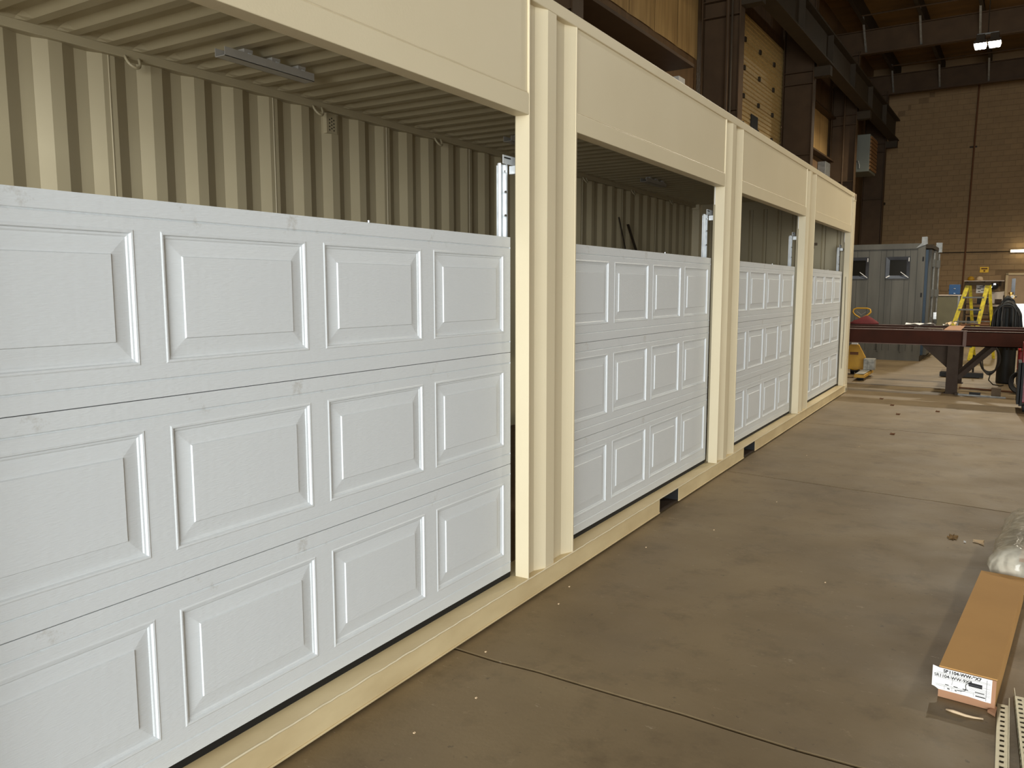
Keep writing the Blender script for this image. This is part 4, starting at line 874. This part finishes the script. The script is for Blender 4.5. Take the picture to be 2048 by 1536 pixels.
for k in range(1, 6):
    q = k/6*0.98
    MB().bar(tl+fo*q, tr+fo2*q, 0.09, 0.03).build('step', GALVD, t, O)
    if k % 2: MB().bar(tl+ro_*q, tr+ro2*q, 0.03, 0.02).build('rear_bar', GALVD, t, O)
# cabinet and toolbox against the wall
t = thing('steel_cabinet', 'grey-green steel cabinet below the blue toolbox', 'cabinet', (0.30, 30.5, 0)); O = (0.3, 30.5, 0)
MB().box(0.05, 0.72, 30.2, 30.8, 0.0, 1.29).build('body', CABG, t, O); MB().box(0.02, 0.75, 30.15, 30.82, 1.29, 1.325).build('top', WHITEP, t, O)
MB().box(0.08, 0.69, 30.18, 30.2, 0.08, 1.26).build('door', CABG, t, O); MB().box(0.66, 0.72, 30.16, 30.2, 0.0, 1.29).build('edge', GALVD, t, O)
t = thing('blue_toolbox', 'blue metal toolbox on top of the grey-green cabinet', 'toolbox', (0.55, 30.4, 1.325)); O = (0.55, 30.4, 1.325)
MB().box(0.39, 0.71, 30.22, 30.6, 1.326, 1.66).build('body', BLUEBOX, t, O, bevel=0.01); MB().box(0.39, 0.71, 30.20, 30.22, 1.35, 1.64).build('front', BLUEBOX, t, O)
MB().lathe([(0.028, 0), (0.028, 0.012)], (0.55, 30.19, 1.52), 12).build('badge', PAPER, t, O); MB().box(0.53, 0.58, 30.18, 30.2, 1.36, 1.375).build('latch', CHROME, t, O); MB().box(0.37, 0.39, 30.3, 30.5, 1.45, 1.5).build('handle', DARKST, t, O)
t = thing('scrap_rack', 'dark steel rack with clutter behind the yellow ladder', 'rack', (1.4, 31, 0)); O = (1.4, 31, 0)
for x in (0.85, 1.95):
    for y in (30.5, 31.2): MB().box(x-0.025, x+0.025, y-0.025, y+0.025, 0, 1.3).build('upright', DARKST, t, O)
for z in (0.3, 0.65, 1.0): MB().box(0.83, 1.97, 30.48, 31.22, z, z+0.03).build('shelf', STEELLEG, t, O)
for k, (x, z, w_, h, m) in enumerate([(0.95, 0.33, 0.3, 0.25, BLACK), (1.35, 0.33, 0.25, 0.2, RUST), (1.0, 0.68, 0.35, 0.22, CYLM), (1.55, 0.68, 0.3, 0.25, DARKST), (1.2, 1.03, 0.3, 0.22, BLACK), (1.7, 1.03, 0.2, 0.15, STEELLEG)]):
    tag(MB().box(x, x+w_, 30.6, 31.0, z+0.001, z+h).box(x+0.03, x+w_-0.03, 30.58, 30.6, z+0.03, z+h-0.03).build('storage_bin', m, None, (x, 30.8, z)), ['black bin on the lowest rack shelf behind the yellow ladder', 'rusty bin on the lowest rack shelf behind the yellow ladder', 'dark green bin on the middle rack shelf behind the ladder', 'dark brown bin on the middle rack shelf behind the ladder', 'black bin on the top rack shelf behind the ladder', 'small steel bin on the top rack shelf behind the ladder'][k], 'bin', 'bins on the rack')

# ------------------------------------------------------------------ gas cylinders, hoses, welder, tool cabinet
def cylinder(x, y, r, h, m, label):
    t = thing('gas_cylinder', label, 'gas cylinder', (x, y, 0)); O = (x, y, 0)
    MB().lathe([(r*0.95, 0.0), (r, 0.02), (r, h*0.86), (r*0.8, h*0.93), (r*0.4, h*0.97), (r*0.3, h)], (x, y, 0), 20).build('body', m, t, O, smooth=True)
    MB().lathe([(0.03, 0), (0.03, 0.03), (0.018, 0.035), (0.018, 0.10), (0.035, 0.105), (0.035, 0.13)], (x, y, h), 10).build('valve', BRASS, t, O)
    g = MB().tube([(x+0.02, y-0.05, h+0.06), (x+0.02, y-0.085, h+0.06)], 0.032, 12).build('gauge', BRASS, t, O)
    MB().tube([(x+0.02, y-0.086, h+0.06), (x+0.02, y-0.088, h+0.06)], 0.026, 12).build('dial', PAPER, g, O)
    MB().tube([(x-0.05, y-0.02, h+0.05), (x+0.08, y-0.05, h+0.06)], 0.012, 8).build('regulator', CHROME, t, O)
cylinder(2.02, 15.22, 0.13, 1.34, CYLM, 'dark gas cylinder draped with hoses behind the workbench')
cylinder(2.34, 15.3, 0.11, 1.45, CYLM, 'tall dark gas cylinder at the right of the hose-draped one')
rr = random.Random(21)
t = thing('welding_hose_bundle', 'thick bundle of dark welding hoses draped over the gas cylinder', 'hose bundle', (2.0, 15.04, 0.6)); O = (2.0, 15.04, 0.6)
for k in range(24):
    w_ = 0.03+0.0068*k+rr.uniform(0, 0.012); yb = 15.075-0.010*(k % 7)-rr.uniform(0, 0.02); top = 1.40-0.006*k+rr.uniform(-0.02, 0.02)-0.02*(k % 7)*0.3; bot = 0.80+rr.uniform(-0.1, 0.12) if k % 4 else 0.55
    cx = 1.985+rr.uniform(-0.012, 0.012); pts = []
    for q in range(20):
        a = PI*q/19; pts.append((cx+w_*math.cos(a), yb+0.01*math.cos(a), top-w_+w_*math.sin(a)))
    ln = top-w_-bot; dr = rr.uniform(0.0, 0.02)
    pts = [(cx+w_+dr*0.5, yb-0.01, bot), (cx+w_+dr, yb-0.02, bot+ln*0.4)]+pts+[(cx-w_-dr, yb-0.02, bot+ln*0.4), (cx-w_-dr*0.5, yb-0.01, bot)]
    MB().tube(pts, 0.0135, 6).build('hose', [HOSE, CYLM, HOSE, BLACK][k % 4], t, O, smooth=True)
t = thing('cable_coil', 'coil of dark cable hanging under the workbench beside the cylinder', 'cable coil', (1.80, 14.35, 0.2)); O = (1.8, 14.35, 0.2)
for k in range(5):
    w_ = 0.10+0.012*k; MB().tube([(1.80+w_*math.cos(a)*(1+0.1*math.sin(k)), 14.35+0.012*k, 0.44+(0.24-0.012*k)*math.sin(a)) for a in [2*PI*q/24 for q in range(24)]], 0.009, 6, closed=True).build('loop', HOSE, t, O, smooth=True)
MB().tube([(1.82, 14.35, 0.23), (1.80, 14.35, 0.12), (1.86, 14.4, 0.05), (1.95, 14.6, 0.015), (2.0, 14.75, 0.012)], 0.009, 6).build('tail', HOSE, t, O, smooth=True)
t = thing('portable_welder', 'red portable welder behind the tool cabinet', 'welder', (2.45, 14.2, 0)); O = (2.45, 14.2, 0)
MB().box(2.16, 2.62, 14.0, 14.6, 0.30, 0.62).build('case', REDP, t, O, bevel=0.02); MB().box(2.16, 2.62, 14.0, 14.6, 0.10, 0.29).build('base', CYLM, t, O)
MB().tube([(2.2, 14.0, 0.62), (2.2, 13.98, 0.70), (2.5, 13.98, 0.70), (2.5, 14.0, 0.62)], 0.014, 8).build('handle', CHROME, t, O)
MB().tube([(2.17, 13.98, 0.45), (2.22, 13.97, 0.40), (2.3, 13.97, 0.46), (2.4, 13.97, 0.43)], 0.008, 6).build('lead', PAPER, t, O)
for x in (2.2, 2.58): MB().tube([(x-0.02, 14.15, 0.07), (x+0.02, 14.15, 0.07)], 0.07, 14).build('wheel', BLACK, t, O)
t = thing('hose_reel', 'black coiled hose lying on the floor behind the red tool cabinet', 'hose coil', (2.2, 13.6, 0)); O = (2.2, 13.6, 0)
for k in range(4): MB().tube([(2.22+(0.16-0.014*k)*math.cos(a), 13.7+0.02*k+0.06*math.sin(a), 0.17+(0.155-0.013*k)*math.sin(a)) for a in [2*PI*q/26 for q in range(26)]], 0.014, 6, closed=True).build('loop', BLACK, t, O, smooth=True)
t = thing('tool_cabinet', 'crimson rolling tool cabinet with black corners beside the workbench', 'tool cabinet', (2.45, 11.9, 0)); O = (2.45, 11.9, 0)
MB().box(2.165, 2.9, 11.7, 12.15, 0.12, 0.86).build('body', CABRED, t, O, bevel=0.01)
MB().box(2.13, 2.165, 11.66, 12.2, 0.10, 0.62).build('bumper', BLACK, t, O); MB().box(2.155, 2.19, 11.66, 11.7, 0.08, 0.62).build('corner_guard', BLACK, t, O)
for k in range(4): d_ = MB().box(2.2, 2.88, 11.68, 11.7, 0.16+k*0.17, 0.31+k*0.17).build('drawer', CABRED, t, O); MB().box(2.3, 2.8, 11.66, 11.68, 0.27+k*0.17, 0.285+k*0.17).build('pull', CHROME, d_, O)
for x in (2.22, 2.85):
    for y in (11.76, 12.1): MB().tube([(x-0.02, y, 0.055), (x+0.02, y, 0.055)], 0.055, 14).build('caster', BLACK, t, O); MB().box(x-0.03, x+0.03, y-0.03, y+0.03, 0.09, 0.12).build('caster_plate', DARKST, t, O)
# odds on the floor around the bench
tag(MB().box(1.85, 1.97, 13.22, 13.33, 0.0, 0.125).build('wood_block', WOOD, None, (1.9, 13.27, 0), bevel=0.006), 'grey-brown wood block on the floor under the workbench', 'wood block')
t = thing('bar_clamp', 'long steel bar clamp lying on the floor at the workbench leg', 'clamp', (1.7, 13.1, 0)); O = (1.7, 13.1, 0)
MB().bar((1.40, 13.13, 0.012), (2.03, 13.05, 0.012), 0.022, 0.02).build('bar', GALVD, t, O); MB().box(1.58, 1.72, 13.12, 13.17, 0.0, 0.05).build('sliding_jaw', BLACK, t, O); MB().box(1.40, 1.44, 13.08, 13.16, 0.0, 0.03).build('fixed_jaw', DARKST, t, O)
t = thing('low_dolly', 'low flat dolly with dark bumper on the floor beyond the workbench', 'dolly', (1.38, 15.9, 0)); O = (1.38, 15.9, 0)
MB().box(1.06, 1.70, 15.75, 16.2, 0.06, 0.10).build('deck', WOOD, t, O); MB().box(1.05, 1.71, 15.72, 15.75, 0.015, 0.09).build('bumper', CYLM, t, O)
for x in (1.12, 1.64):
    for y in (15.82, 16.12): MB().tube([(x-0.015, y, 0.03), (x+0.015, y, 0.03)], 0.03, 10).build('caster', BLACK, t, O)
MB().tube([(1.55, 15.78, 0.10), (1.55, 15.78, 0.40)], 0.015, 8).build('post', BLACK, t, O)
tag(MB().tube([(1.42, 14.0, 0.016), (2.0, 13.85, 0.016), (2.4, 13.75, 0.016)], 0.014, 8).build('floor_pipe', RUST, None, (1.8, 13.9, 0)), 'thin rusty pipe on the floor behind the workbench leg', 'pipe')
